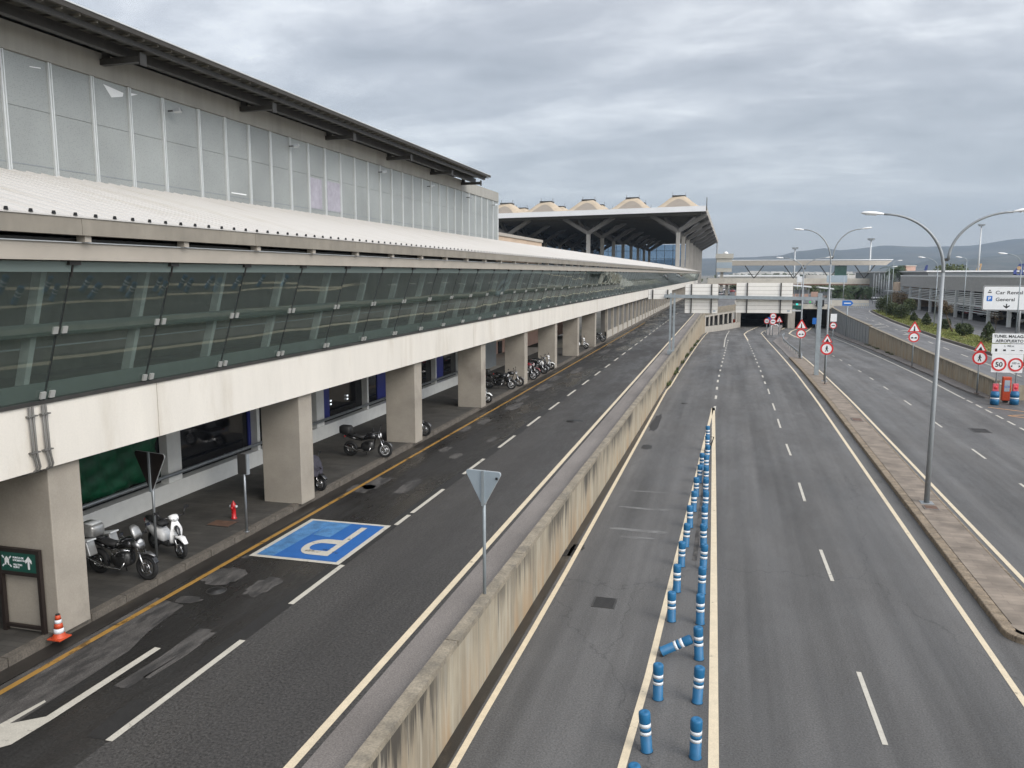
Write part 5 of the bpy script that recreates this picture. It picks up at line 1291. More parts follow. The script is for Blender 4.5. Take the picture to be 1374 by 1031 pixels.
def naked(label,loc,rz=0,body='bikeblk',rim='rimgrey',topbox=True,panniers=False,crash=False,screen=False,group='motorbikes parked under the walkway',cat='motorbike'):
    t=thing('motorbike',label,cat,loc,rz,group)
    R_=.30
    wheel(t,.70,R_,.11,M[rim]);wheel(t,-.70,R_,.14,M['rimgrey'])
    b=MB();b.loft([(-.22,.42,.14,.12),(-.1,.42,.17,.19),(.12,.44,.17,.2),(.26,.46,.13,.15)],12,3)
    for z in (.5,.54,.58): b.loft([(.0,z+.02,.19,.012),(.2,z+.02,.19,.012)],8,3)
    b.build('engine',M['darkeng'],t)
    b=MB().bar((-.1,0,.34),(-.70,0,.30),.09,.06);b.bar((.3,0,.78),(-.2,0,.66),.1,.07);b.bar((.34,0,.76),(.2,0,.3),.06,.05);b.bar((-.2,0,.64),(-.66,0,.72),.14,.05);b.build('frame',M['bikeblk'],t)
    b=MB().loft([(-.12,.74,.1,.06),(0,.80,.15,.11),(.18,.84,.17,.13),(.32,.82,.14,.10),(.38,.80,.07,.05)],14,2.4);b.build('fuel_tank',M[body],t)
    b=MB().loft([(-.78,.86,.07,.03),(-.62,.84,.11,.05),(-.3,.77,.14,.055),(-.08,.77,.11,.06)],12,2.6);b.build('seat',M['seatblk'],t)
    b=MB().loft([(-.92,.80,.04,.02),(-.7,.76,.10,.06),(-.45,.70,.12,.06)],10,2.4);b.build('tail',M[body],t)
    MB().box(-.95,-.91,-.05,.05,.74,.80).build('tail_light',M['red'],t)
    b=MB()
    for s in (-1,1): b.tube([(.72,s*.095,.28),(.56,s*.095,.68)],.026,8);b.tube([(.56,s*.095,.66),(.46,s*.09,.94)],.02,8)
    b.build('fork',M['chrome'],t)
    b=MB()
    pts=[]
    for k in range(9): a=R(25+100*k/8);pts.append((.70+.33*math.cos(a),.33*math.sin(a)+.30))
    for (x0,z0),(x1,z1) in zip(pts,pts[1:]): b.hexa([(x0,-.06,z0),(x0,.06,z0),(x1,.06,z1),(x1,-.06,z1),(x0,-.05,z0+.018),(x0,.05,z0+.018),(x1,.05,z1+.018),(x1,-.05,z1+.018)])
    b.build('front_mudguard',M[body],t)
    b=MB().tube([(.36,-.38,.98),(.40,-.25,1.02),(.46,-.1,.98),(.46,.1,.98),(.40,.25,1.02),(.36,.38,.98)],.014,8)
    b.tube([(.36,-.38,.98),(.39,-.27,1.01)],.024,8);b.tube([(.36,.38,.98),(.39,.27,1.01)],.024,8);b.build('handlebar',M['bikeblk'],t)
    MB().lathe((.50,0,.86),[(.03,-.1),(.09,-.05),(.105,.02),(.1,.04)],14,axis='x').build('headlight_shell',M[body],t)
    MB().lathe((.541,0,.86),[(.095,0),(.05,.02),(0.001,.025)],14,axis='x').build('headlight',M['lens'],t)
    MB().tube([(.18,-.12,.4),(.1,-.17,.24),(-.3,-.17,.24),(-.5,-.18,.32),(-.85,-.2,.46)],[.022,.024,.024,.05,.055],10).build('exhaust',M['chrome'],t)
    for s in (-1,1): mirror(t,.42,1.0,s)
    MB().tube([(-.1,.14,.28),(-.2,.3,.0)],.012,6).build('kickstand',M['bikeblk'],t)
    if screen: MB().loft([(.42,1.0,.12,.10),(.50,1.06,.13,.13),(.46,1.16,.11,.1)],10,2.5).build('windscreen',M['case'],t)
    if topbox:
        m_=M['case'] if panniers else M['seatblk']
        b=MB().loft([(-1.08,1.04,.17,.13),(-1.04,1.04,.2,.155),(-.72,1.03,.2,.15),(-.66,1.02,.17,.12)],16,6);b.build('top_case',m_,t)
        MB().box(-1.0,-.5,-.1,.1,.85,.885).build('rack',M['bikeblk'],t)
        if panniers: MB().loft([(-1.03,1.20,.15,.02),(-.7,1.19,.15,.02)],12,6).build('top_case_lid',M['mull'],t)
    if panniers:
        for s in (-1,1):
            b=MB();b.obox((-.78,s*.33,.68),(.24,0,.05),(0,.12,0),(-.05,0,.17));b.build('pannier',M['case'],t,bevel=.025)
            b=MB();b.obox((-.775,s*.33,.865),(.25,0,.052),(0,.126,0),(-.006,0,.018));b.build('pannier_lid',M['mull'],t,bevel=.01)
    if crash:
        for s in (-1,1): MB().tube([(.42,s*.2,.72),(.1,s*.27,.76),(-.08,s*.25,.70),(-.02,s*.26,.6),(.2,s*.27,.7),(.4,s*.22,.74)],.015,8).build('crash_bar',M['chrome'],t)
        MB().loft([(.38,.86,.12,.08),(.52,.84,.15,.09),(.60,.78,.09,.05)],12,2.6).build('front_fairing',M['rimgrey'],t)
        MB().loft([(.34,1.22,.09,.05),(.42,1.14,.13,.09),(.50,1.02,.12,.07)],12,2.6).build('windscreen',M['case'],t)
        MB().loft([(.55,.60,.05,.02),(.76,.66,.07,.03),(.95,.60,.03,.01)],10,2.4).build('beak',M['rimgrey'],t)
    return t
def scooter(label,loc,rz=0,body='bikewhite',group='motorbikes parked under the walkway',rim='rimgrey'):
    t=thing('scooter',label,'scooter',loc,rz,group)
    wheel(t,.62,.25,.10,M[rim],5);wheel(t,-.62,.24,.12,M['rimgrey'],5,False)
    b=MB()
    b.loft([(.05,.30,.16,.05),(.22,.30,.17,.06),(.34,.36,.15,.1)],12,3);b.build('floorboard',M['seatblk'],t)
    b=MB().loft([(.28,.34,.10,.06),(.42,.50,.17,.14),(.46,.66,.16,.16),(.40,.84,.10,.10),(.37,.93,.06,.04)],14,2.4);b.build('leg_shield',M[body],t)
    MB().loft([(.36,.80,.05,.07),(.53,.70,.06,.07),(.60,.58,.035,.04)],10,2.2).build('front_grille',M['bikeblk'],t)
    MB().loft([(.40,.46,.06,.02),(.52,.54,.085,.04),(.72,.53,.085,.045),(.88,.42,.05,.02)],12,2.4).build('front_mudguard',M[body],t)
    MB().loft([(-.92,.70,.05,.05),(-.72,.62,.15,.12),(-.35,.52,.19,.18),(-.08,.46,.16,.16),(.02,.40,.1,.1)],14,2.6).build('rear_body',M[body],t)
    MB().loft([(-.86,.80,.08,.03),(-.6,.80,.14,.05),(-.3,.76,.15,.055),(-.06,.73,.11,.05)],12,2.6).build('seat',M['seatblk'],t)
    MB().loft([(-.45,.30,.10,.08),(-.2,.30,.13,.11),(-.05,.30,.1,.08)],10,2.6).build('engine_cover',M['darkeng'],t)
    b=MB()
    for s in (-1,1): b.tube([(.62,s*.08,.25),(.47,s*.08,.58)],.02,8)
    b.build('fork',M['chrome'],t)
    MB().tube([(.26,-.34,.98),(.34,-.15,1.0),(.36,0,.98),(.34,.15,1.0),(.26,.34,.98)],.018,8).build('handlebar',M['bikeblk'],t)
    MB().loft([(.26,.99,.1,.05),(.36,1.0,.13,.075),(.45,.97,.09,.05)],12,2.4).build('handlebar_cowl',M[body],t)
    MB().lathe((.44,0,.96),[(.06,0),(.04,.03),(.001,.04)],12,axis='x').build('headlight',M['lens'],t)
    MB().box(-.96,-.92,-.05,.05,.66,.74).build('tail_light',M['red'],t)
    for s in (-1,1): mirror(t,.3,1.0,s)
    return t
M['darkeng']=mat('engine_grey',(.06,.06,.06),.4,.6,var=.3,scale=10,coords='obj')
naked('black touring motorbike with silver top case and panniers beside the nearest column',(-13.32,14.95,ZS),R(-4),body='bikeblk',panniers=True,crash=True,group=None)
t_=scooter('white scooter parked just behind the touring motorbike',(-13.38,16.55,ZS),R(-22),group=None)
# covered scooter
t=scooter('scooter under a dark cloth cover with only its front wheel showing behind the second column',(-13.12,22.95,ZS),R(-12),body='bikeblk',group=None)
b=MB();n=20;rings=[]
for x,zc,hy,zlow in ((-.95,.9,.10,.45),(-.8,1.02,.24,.35),(-.4,.98,.28,.3),(0,.96,.27,.32),(.2,1.12,.34,.38),(.36,1.16,.36,.45),(.52,.98,.25,.52),(.6,.78,.12,.5)):
    vs=[]
    for k in range(n+1):
        a=PI*k/n;yy=math.cos(a)*hy*(1+.05*math.sin(k*2.1+x*9));sn=math.sin(a)**.55;zz=zlow+(zc-zlow)*sn;vs.append((x+.02*math.sin(k*1.7),yy,zz))
    rings.append(b.add(vs))
for a,c in zip(rings,rings[1:]):
    for k in range(n): b.face([a+k,a+k+1,c+k+1,c+k],True)
for r0 in (rings[0],rings[-1]): b.face([r0+k for k in range(n+1)])
b.build('cloth_cover',M['cover'],t,fix=False)
naked('black motorbike with soft top bag and bright front rim between second and third columns',(-13.15,27.75,ZS),R(2),rim='rimwhite',group=None)
naked('dark motorbike mostly hidden behind the third column with its front wheel just showing',(-13.17,32.0,ZS),0,topbox=False,rim='rimgrey')
scooter('white fronted scooter half hidden behind the fourth column',(-13.05,41.45,ZS),R(-8),rim='rimwhite')
naked('large black motorbike with top case past the fourth column, nearer of the pair',(-13.25,46.7,ZS),R(-2),rim='rimwhite')
naked('black motorbike parked tight behind the large black one past the fourth column',(-13.1,48.0,ZS),R(5),topbox=False)
naked('dark motorbike nearest in the tight row beyond the fifth column',(-13.0,51.4,ZS),R(-4),topbox=False,rim='rimwhite')
naked('red motorbike in the tight row beyond the fifth column',(-13.15,52.9,ZS),R(-6),body='bikered',topbox=False,rim='rimwhite')
naked('black motorbike just beyond the red one in the tight row',(-13.0,54.6,ZS),R(-2),topbox=False)
scooter('black scooter last but one in the tight row beyond the fifth column',(-13.0,56.0,ZS),R(-5),body='bikeblk',rim='rimwhite')
scooter('white scooter at the far end of the tight row before the sixth column',(-12.95,57.2,ZS),R(-3),rim='rimgrey')
scooter('white scooter standing alone between the seventh and eighth columns',(-13.3,74.2,ZS),R(-12))
naked('distant black motorbike peeping out behind the eighth column',(-13.1,82.5,ZS),0,topbox=True)
# ================================================================ VEGETATION
def leaves(b,c,rad,n,ls,shape=None,rr=random):
    for _ in range(n):
        while True:
            p=Vector((rr.uniform(-1,1),rr.uniform(-1,1),rr.uniform(-1,1)))
            if p.length<1: break
        p=p*(.55+.45*rr.random()) if p.length<.6 else p
        if shape=='cone':
            zz=(p.z+1)/2; f=(1-zz)**.8*1.15+.04;q=Vector((p.x*rad[0]*f,p.y*rad[1]*f,(zz*2-1)*rad[2]))
        else: q=Vector((p.x*rad[0],p.y*rad[1],p.z*rad[2]))
        q+=Vector(c);a=rr.uniform(0,2*PI);e=rr.uniform(-.9,.9);d=Vector((math.cos(a)*math.cos(e),math.sin(a)*math.cos(e),math.sin(e)));s=d.cross(Vector((rr.uniform(-1,1),rr.uniform(-1,1),rr.uniform(-1,1)))).normalized()
        L_=ls*rr.uniform(.6,1.3);n0=b.add([q-s*L_*.3,q+d*L_*.5,q+s*L_*.3,q-d*L_*.5]);b.face([n0,n0+1,n0+2,n0+3])
def bush(label,x,y,r,h,m='leaf',shape=None,n=1500,seed=1,grp='shrubs on the verge'):
    rr=random.Random(seed);t=thing('shrub',label,'shrub',(x,y,1.08),group=grp)
    b=MB();tr=MB()
    tr.tube([(0,0,0),(.03,0,h*.3),(0,.04,h*.6)],[.07,.05,.02],6)
    for k in range(7):
        a=rr.uniform(0,2*PI);tr.tube([(0,0,h*.15),(r*.4*math.cos(a),r*.4*math.sin(a),h*.45),(r*.7*math.cos(a),r*.7*math.sin(a),h*.6)],[.035,.02,.01],5)
    tr.build('trunk',M['bark'],t)
    leaves(b,(0,0,h*.5),(r,r,h*.5),n,.2,shape,rr)
    if shape!='cone':
        for k in range(9): a=rr.uniform(0,2*PI);q=rr.uniform(.3,.75);leaves(b,(r*q*math.cos(a),r*q*math.sin(a),h*rr.uniform(.35,.8)),(r*.45,r*.45,h*.28),n//7,.2,None,rr)
    b.build('crown',M[m],t,fix=False)
def bp(px,py): p=PZ(px,py,1.08);return p.x,p.y
for i,(px,py,r,h,m,sh,lab) in enumerate([
 (1325,460,1.35,3.5,'leaf','cone','conical dark green shrub with a pointed top, just above the tunnel board'),
 (1293,451,1.45,2.3,'leaf','','round dark shrub on the verge between the pointed shrub and the small leaning tree'),
 (1267,442,1.2,2.1,'leaf','','small dark shrub directly behind the leaning tree trunk'),
 (1242.5,437,1.25,2.9,'leaf','cone','pointed dark shrub left of the nearest lamp post on the verge'),
 (1226,431,1.1,2.2,'leaf','cone','smallest conical shrub in the middle of the verge'),
 (1209,428,2.2,3.7,'leaf','','large round dark green bush at the front of the far bush group'),
 (1196,424,2.2,3.6,'leaf','','round bush at the left front of the far bush group'),
 (1219,422,2.0,4.4,'leaf2','','tall loose green bush at the right of the far bush group'),
 (1184,420,2.0,5.0,'leaf','','dark upright bush at the far left end of the verge'),
 (1205,417,2.8,6.2,'leafo','','reddish brown leaved tree like bush behind the far bush group')]):
    x,y=bp(px,py);bush(lab,x,y,r*.66,h*.68,m,sh,1300,seed=i+3)
# leaning small tree
x,y=bp(1278,446);t=thing('leaning_tree','small leaning tree with rusty olive crown and a bare crooked trunk on the verge','tree',(x,y,1.08))
MB().tube([(0,0,0),(-.35,0,.9),(-.75,0,1.9),(-1.1,0,2.8),(-1.2,0,3.5)],[.10,.09,.07,.06,.03],8).build('trunk',M['bark'],t)
b=MB()
for a in range(6): an=a*1.05;b.tube([(-.9,0,2.3),(-1.1+.8*math.cos(an),.8*math.sin(an),3.3),(-1.2+1.3*math.cos(an),1.3*math.sin(an),3.8)],[.04,.025,.01],5)
b.build('limbs',M['bark'],t)
b=MB();rr=random.Random(5)
for k in range(16): an=rr.uniform(0,2*PI);q=rr.uniform(0,.9);leaves(b,(-1.0+q*math.cos(an),q*math.sin(an),rr.uniform(2.2,3.7)),(.5,.5,.4),170,.2,None,rr)
b.build('crown',M['leafo'],t,fix=False)
x,y=PZ(1343,425,1.0).x-1,PZ(1343,425,1.0).y-8
t=thing('sapling','thin bare reddish sapling in front of the dark car park under the big sign','sapling',(34.4,120,1.0))
b=MB().tube([(0,0,0),(0,0,1.6)],.03,5);b.build('trunk',M['bark'],t);b=MB();leaves(b,(0,0,1.9),(.8,.8,.9),160,.2,None,rr);b.build('crown',M['leafo'],t,fix=False)
# palms
def palm(label,x,y,z,h,r,seed,nf=22):
    rr=random.Random(seed);t=thing('palm_tree',label,'palm tree',(x,y,z),group='palm trees around the roundabout')
    MB().tube([(0,0,0),(.1,0,h*.5),(0,.1,h)],[.4,.28,.25],8).build('trunk',M['bark'],t)
    b=MB()
    for k in range(nf):
        a=rr.uniform(0,2*PI);el=rr.uniform(-.3,1.2);L_=r*rr.uniform(.8,1.1);pts=[]
        for q in range(7):
            s_=q/6;pts.append(Vector((math.cos(a)*L_*s_*math.cos(el*(1-s_*.6)),math.sin(a)*L_*s_*math.cos(el*(1-s_*.6)),h+L_*math.sin(el)*s_-L_*.75*s_*s_)))
        sd=Vector((-math.sin(a),math.cos(a),0))
        for p0,p1 in zip(pts,pts[1:]):
            for sgn in (-1,1):
                for w in (.25,.75):
                    o_=p0.lerp(p1,w);e=o_+sd*sgn*r*.2+(p1-p0)*.6-Vector((0,0,r*.08));n0=b.add([o_,o_+(p1-p0)*.3,e]);b.face([n0,n0+1,n0+2])
    b.build('crown',M['palmleaf'],t,fix=False)
rr=random.Random(9)
PL=[(1199,360,403,245,3.6,'tall palm with a full crown left of the car park, nearer of two'),(1206,357,403,262,3.6,'tall palm right behind the nearer tall palm beside the car park')]
for i,(px,pt,pb,Y,r,lab) in enumerate(PL):
    a=PY(px,pt,Y);palm(lab,a.x,Y,.8,a.z-1.5,r,i+20,34)
# low palm / shrub belt behind roundabout
labs=['leftmost','second','third','fourth','fifth','sixth','seventh','eighth','ninth','rightmost']
for i in range(10):
    px=1112+6.6*i;a=PY(px,383+rr.uniform(-2,2),272+rr.uniform(-8,8));palm('low palm in the belt under the footbridge, %s from the left'%(labs[i] if i else 'first'),a.x,a.y,.8,max(a.z-2.2,1.2),4.2,i+40,26)
b=MB()
for k in range(46):
    x=rr.uniform(2,95);y=rr.uniform(330,420);leaves(b,(x,y,2.2),(rr.uniform(3,6),rr.uniform(3,6),rr.uniform(1.6,3)),230,1.1,None,rr)
o=b.build('distant_trees',M['leaf2'],fix=False);tag(o,'distant belt of green trees merging together behind the footbridge','trees',kind='stuff')
# ================================================================ CAR PARK
cp=thing('car_park_building','long low car park with ribbed grey fascia and horizontal louvres on the right','building',(42,150,1))
XF=38.5
b=MB().box(XF,XF+.25,118,206,5.7,8.0)
for k in range(40): z=5.75+.055*k;b.box(XF-.02,XF,118,206,z,z+.03)
b.build('upper_fascia',M['carpark'],cp,world=True)
MB().box(XF-.1,90,117.9,206.1,8.0,8.12).build('roof',M['boardw'],cp,world=True)
MB().box(XF-.12,XF+.3,117.85,206.2,8.12,8.24).build('roof_edge',M['boardw'],cp,world=True)
b=MB()
for k in range(7): b.box(XF+.05,XF+.12,122,206,5.45-.31*k-.14,5.45-.31*k)
b.build('louvres',M['mull'],cp,world=True)
b=MB().box(XF-.05,XF+.2,122,206,3.25,3.5)
for k in range(3): b.box(XF+.05,XF+.12,134,160,3.1-.36*k-.13,3.1-.36*k)
b.build('lower_louvres',M['mull'],cp,world=True)
for k in range(10): y=119.5+9.4*k;MB().box(XF-.15,XF+.35,y,y+.4,1.0,5.7).build('column',M['mull'],cp,world=True)
MB().box(XF+16,XF+16.3,118,206,1,7.9).build('back_wall',M['dark'],cp,world=True);MB().box(XF+.3,90,118,206,4.6,4.8).build('deck',M['darkm'],cp,world=True)
MB().box(XF+.4,90,118,206,.7,1.02).build('floor',M['asph_c'],cp,world=True)
MB().box(XF-.4,XF+8,206,212,1,6.6).build('end_stair_block',M['peach'],cp,world=True)
MB().box(XF-2.2,XF+.6,198,214,4.2,4.6).build('canopy',M['pgrey'],cp,world=True)
t=thing('roof_deck','wide white roof rising beyond the grey car park fascia','building',(60,230,1))
MB().box(46,120,214,330,.8,9.0).build('wall',M['pgrey'],t,world=True);MB().box(45.5,121,213.5,331,9.0,9.35).build('roof',M['boardw'],t,world=True)
t=thing('parapet_railing','blue toothed railing along the roof beyond the car park at the right edge','railing',(80,200,8.3))
b=MB()
for k in range(26): x=60+1.2*k;b.box(x,x+.55,200,200.3,8.3,9.3)
b.box(60,91,200,200.3,8.3,8.5);b.build('teeth',M['tailblue'],t,world=True)
t=thing('pink_block','small pink rendered block rising behind the car park roof near the palms','building',tuple(PY(1222,368,260))[:2]+(9,))
a=PY(1216,357.5,260);c=PY(1228,369,260);MB().box(a.x,c.x,260,264,c.z-8,a.z).build('wall',M['pink'],t,world=True);MB().box(a.x-.2,c.x+.2,259.8,264.2,a.z,a.z+.3).build('roof',M['fascia2'],t,world=True)
a=PY(1275,368,300);t=thing('roof_planting','green shrub crown showing over the car park roof behind the nearest lamp','shrub',(a.x,300,9));b=MB();leaves(b,(0,0,1.2),(5.5,3,1.7),500,.9,None,rr);b.build('crown',M['leaf2'],t,fix=False);MB().tube([(0,0,-8),(0,0,1)],.2,6).build('trunk',M['bark'],t)
# ================================================================ AIRLINERS beyond the roofs
def tail(label,px,pt,w,Y,m1,m2):
    a=PY(px,pt,Y);t=thing('airliner',label,'aircraft',(a.x,Y,.8))
    H=a.z-.8;s=w
    MB().loft([(-30,3.5,.6,.6),(-24,3.3,2.0,2.0),(0,3.3,2.0,2.0),(10,3.8,1.4,1.4),(15,4.3,.4,.4)],12,2).build('fuselage',M['carwhite'],t)
    MB().prism([(3*s,4.2),(10*s,4.2),(12.5*s,H),(9.5*s,H)],(-9*s,-.2,0),(1,0,0),(0,0,1),(0,.4,0)).build('tail_fin',M[m1],t)
    MB().prism([(q[0]*1.35*s,q[1]*1.35*s) for q in circ(1,16)],(.3*s,-.24,H-3.1*s),(1,0,0),(0,0,1),(0,.03,0)).build('fin_emblem',M[m2],t)
    b=MB().obox((-8,0,3),(2.5,0,0),(0,14,0),(0,0,.15));b.build('wing',M['pgrey'],t)
tail('airliner tail in dark blue showing above the white roof near the pink block',1242,356,.45,620,'tailblue','tailblue')
tail('airliner tail in tan and dark blue beside the tall mast',1313,354,.6,600,'tailtan','tailblue')
tail('airliner tail in blue with an orange patch at the right edge of the photo',1367,354,.8,520,'tailblue','tailtan')
# ================================================================ FOOTBRIDGES / ROUNDABOUT
Y0=300
br=thing('roofed_footbridge','long flat roofed footbridge with slanted struts crossing behind the tunnels','bridge',(25,Y0,7))
a=PY(962,357,Y0);c=PY(1188,357,Y0);e=PY(1196,350.5,Y0)
MB().hexa([(a.x,Y0-2,11.5),(c.x,Y0-2,11.5),(c.x,Y0+3,11.5),(a.x,Y0+3,11.5),(a.x,Y0-2,13.2),(e.x,Y0-2,13.0),(e.x,Y0+3,13.0),(a.x,Y0+3,13.2)]).build('roof',M['fascia2'],br,world=True)
MB().box(a.x,e.x+.2,Y0-2.1,Y0+3.1,13.2,13.45).build('roof_edge',M['boardw'],br,world=True)
MB().box(a.x-3,PY(1172,372,Y0).x,Y0-2.6,Y0+3.5,5.1,7.0).build('deck',M['concw'],br,world=True)
MB().box(a.x-3,PY(1172,372,Y0).x,Y0-2.7,Y0-2.6,4.7,5.1).build('deck_edge',M['rust2'],br,world=True)
for px in (1012,1065,1113,1160):
    x=PY(px,362,Y0).x;b=MB()
    for s in (-1,1): b.bar((x,Y0,7.0),(x+s*3.2,Y0,11.5),.3,.3);
    b.build('strut_pair',M['darkm'],br,world=True)
for px in (975,1024,1080,1140,1168): x=PY(px,390,Y0).x;MB().box(x-.5,x+.5,Y0-.5,Y0+.5,0.8,5.1).build('pier',M['conc'],br,world=True)
b=MB().box(PY(1120,360,Y0).x,PY(1136,360,Y0).x,Y0-.5,Y0+1,7,11.4);b.build('lift_shaft',M['glassg'],br,world=True)
t=thing('pole_screen','row of tall thin grey flag poles in front of the palms','poles',(30,222,1))
a0=PY(1171,400,222).x;a1=PY(1192,400,222).x;zt=PY(1180,367,222).z
for k in range(7): x=a0+(a1-a0)*k/6;MB().tube([(x,222,.9),(x,222,zt-.5*(k%2))],.08,6).build('pole',M['pgrey'],t,world=True)
MB().box(a0,a1,221.9,222.1,1.8,1.95).build('cross_rail',M['mull'],t,world=True)
# overhead sign under footbridge
for px,py,w,h,lab,m_ in ((1123,374.5,5.2,1.9,'pale blue green overhead sign in front of the footbridge deck','alu'),(1073,375,1.4,1.6,'small white square sign hanging under the footbridge','boardw')):
    q=PY(px,py,235);t=thing('overhead_sign',lab,'sign board',(q.x,235,.9));plate('panel',rrect(w,h,.1),0,q.z-.9,-.1,.12,M[m_],t);b=MB()
    for s in (-.35,.35): b.tube([(s*w,0,0),(s*w,0,q.z-.9+h/2)],.12,6)
    b.build('legs',M['steel'],t)
# tunnel portals
tp=thing('tunnel_portal','concrete tunnel portal with two dark mouths, green signs and lights under the roundabout','tunnel',(12,186,-3))
ZP=1.0
MB().box(2.6,21.9,186,187,ZP,2.0).build('lintel',M['concw'],tp,world=True)
MB().box(1.6,2.7,186,240,-4.5,ZP).build('left_jamb',M['conc'],tp,world=True)
MB().box(12.6,14.0,184.5,240,-4.5,ZP).build('pier',M['conc'],tp,world=True)
MB().box(21.3,21.6,186,240,-4.5,ZP).build('right_jamb',M['conc'],tp,world=True)
MB().box(1.6,22,187,241,ZP,1.3-.42).build('tunnel_ceiling',M['dark'],tp,world=True) if False else MB().box(2.7,21.3,187,240,ZP-.1,ZP+.2).build('tunnel_ceiling',M['darkm'],tp,world=True)
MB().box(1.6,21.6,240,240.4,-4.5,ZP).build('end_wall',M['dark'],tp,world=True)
b=MB()
for x in (2.6,6.3,9.4,12.4,14.1,17.8,21.3): b.box(x,x+.15,185.9,186,2.0,3.0)
b.box(2.6,21.5,185.92,185.98,2.9,3.0);b.box(2.6,21.5,185.92,185.98,2.45,2.52);b.build('portal_railing',M['mull'],tp,world=True)
x=PY(1067,409,185.8)
MB().box(x.x-.9,x.x+1.6,185.6,185.9,.95,1.75).build('green_sign',M['green'],tp,world=True)
MB().box(PY(1063,402,185.8).x,PY(1076,402,185.8).x,185.6,185.9,2.2,3.4).build('dark_panel',M['dark'],tp,world=True)
MB().box(PY(1095,402,185.8).x,PY(1106,402,185.8).x,185.6,185.9,1.6,3.2).build('dark_panel',M['dark'],tp,world=True)
q=PY(1069.5,408.5,185.5);MB().box(q.x-.2,q.x+.2,185.4,185.6,q.z-.2,q.z+.2).build('signal_lamp',M['litg'],tp,world=True)
q=PY(1087,405.5,185.5);MB().box(q.x-.16,q.x+.16,185.4,185.6,q.z-.18,q.z+.18).build('green_lamp',M['litgn'],tp,world=True)
MB().box(PY(1062,417,180).x,PY(1076,417,180).x,180,180.2,PY(1062,417,180).z-.15,PY(1062,417,180).z+.15).build('height_bar',M['mull'],tp,world=True)
# toll style canopies behind the portal
for px0,px1,py,Y,lab in ((1063,1088,384,215,'thin white slanting canopy behind the tunnel portal'),(1098,1118,386.5,225,'thin white canopy right of the lamp posts behind the portal')):
    a=PY(px0,py,Y);c=PY(px1,py+2,Y);t=thing('canopy',lab,'canopy',((a.x+c.x)/2,Y,.9))
    MB().hexa([(a.x,Y-2,a.z),(c.x,Y-2,c.z),(c.x,Y+6,c.z),(a.x,Y+6,a.z),(a.x,Y-2,a.z+.3),(c.x,Y-2,c.z+.3),(c.x,Y+6,c.z+.3),(a.x,Y+6,a.z+.3)]).build('roof',M['boardw'],t,world=True)
    b=MB()
    for k in range(4): x=a.x+.5+(c.x-a.x-1)*k/3;b.box(x,x+.2,Y,Y+.2,.9,c.z+.05)
    b.build('legs',M['steel'],t,world=True)
    b=MB();b.box(a.x+.3,c.x-.3,Y+.5,Y+.6,c.z-1.6,c.z-.6);b.build('panel',M['pgrey'],t,world=True)
# gallery wall with rectangular openings
ga=thing('gallery_wall','concrete gallery with a row of dark rectangular openings curving into the tunnel mouth','wall',(-2,168,-2))
gp2=[Vector((wl(y),y,0)) for y in seq(158,186,3.5)]
b=MB();b2=MB();b3=MB();b4=MB()
for p,q in zip(gp2,gp2[1:]):
    d=(q-p);nrm=Vector((-d.y,d.x,0)).normalized()*.5
    za,zc=zroad(p.y),zroad(q.y);t0=1.0;t1=2.25
    def blk(bb,A,B,z0a,z0b,z1a,z1b,th=1.0,off=0):
        n_=nrm*th;o_=-nrm.normalized()*off
        A=A+o_;B=B+o_
        bb.hexa([A+Vector((0,0,z0a)),B+Vector((0,0,z0b)),B+n_+Vector((0,0,z0b)),A+n_+Vector((0,0,z0a)),A+Vector((0,0,z1a)),B+Vector((0,0,z1b)),B+n_+Vector((0,0,z1b)),A+n_+Vector((0,0,z1a))])
    blk(b,p,q,za-.5,zc-.5,za+1.2,zc+1.2,.3)
    blk(b2,p,q,.75,.75,1.95,1.95,1.0,.1)
    for f0,f1 in ((0,.22),): blk(b3,p.lerp(q,f0),p.lerp(q,f1),za+1.3,zc+1.3,.76,.76,.3,-.02)
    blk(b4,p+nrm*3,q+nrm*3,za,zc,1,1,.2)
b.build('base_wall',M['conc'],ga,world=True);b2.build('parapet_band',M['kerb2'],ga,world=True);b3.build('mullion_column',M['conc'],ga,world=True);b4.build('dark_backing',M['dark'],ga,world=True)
b=MB();b.prism([(wl(y),y) for y in seq(150,186,3)]+[(2.6,190),(-4.9,190),(-4.9,150)],(0,0,.3),(1,0,0),(0,1,0),(0,0,.5));struct('ground_deck',b,M['conc'])
t=thing('fire_point','small orange red box against the foot of the gallery wall','cabinet',tuple(PR(984.5,438)))
MB().box(-.35,.35,-.3,.3,0,1.3).build('cabinet',M['orange'],t);MB().box(-.2,.2,-.2,.2,1.3,1.6).build('cap',M['red'],t)
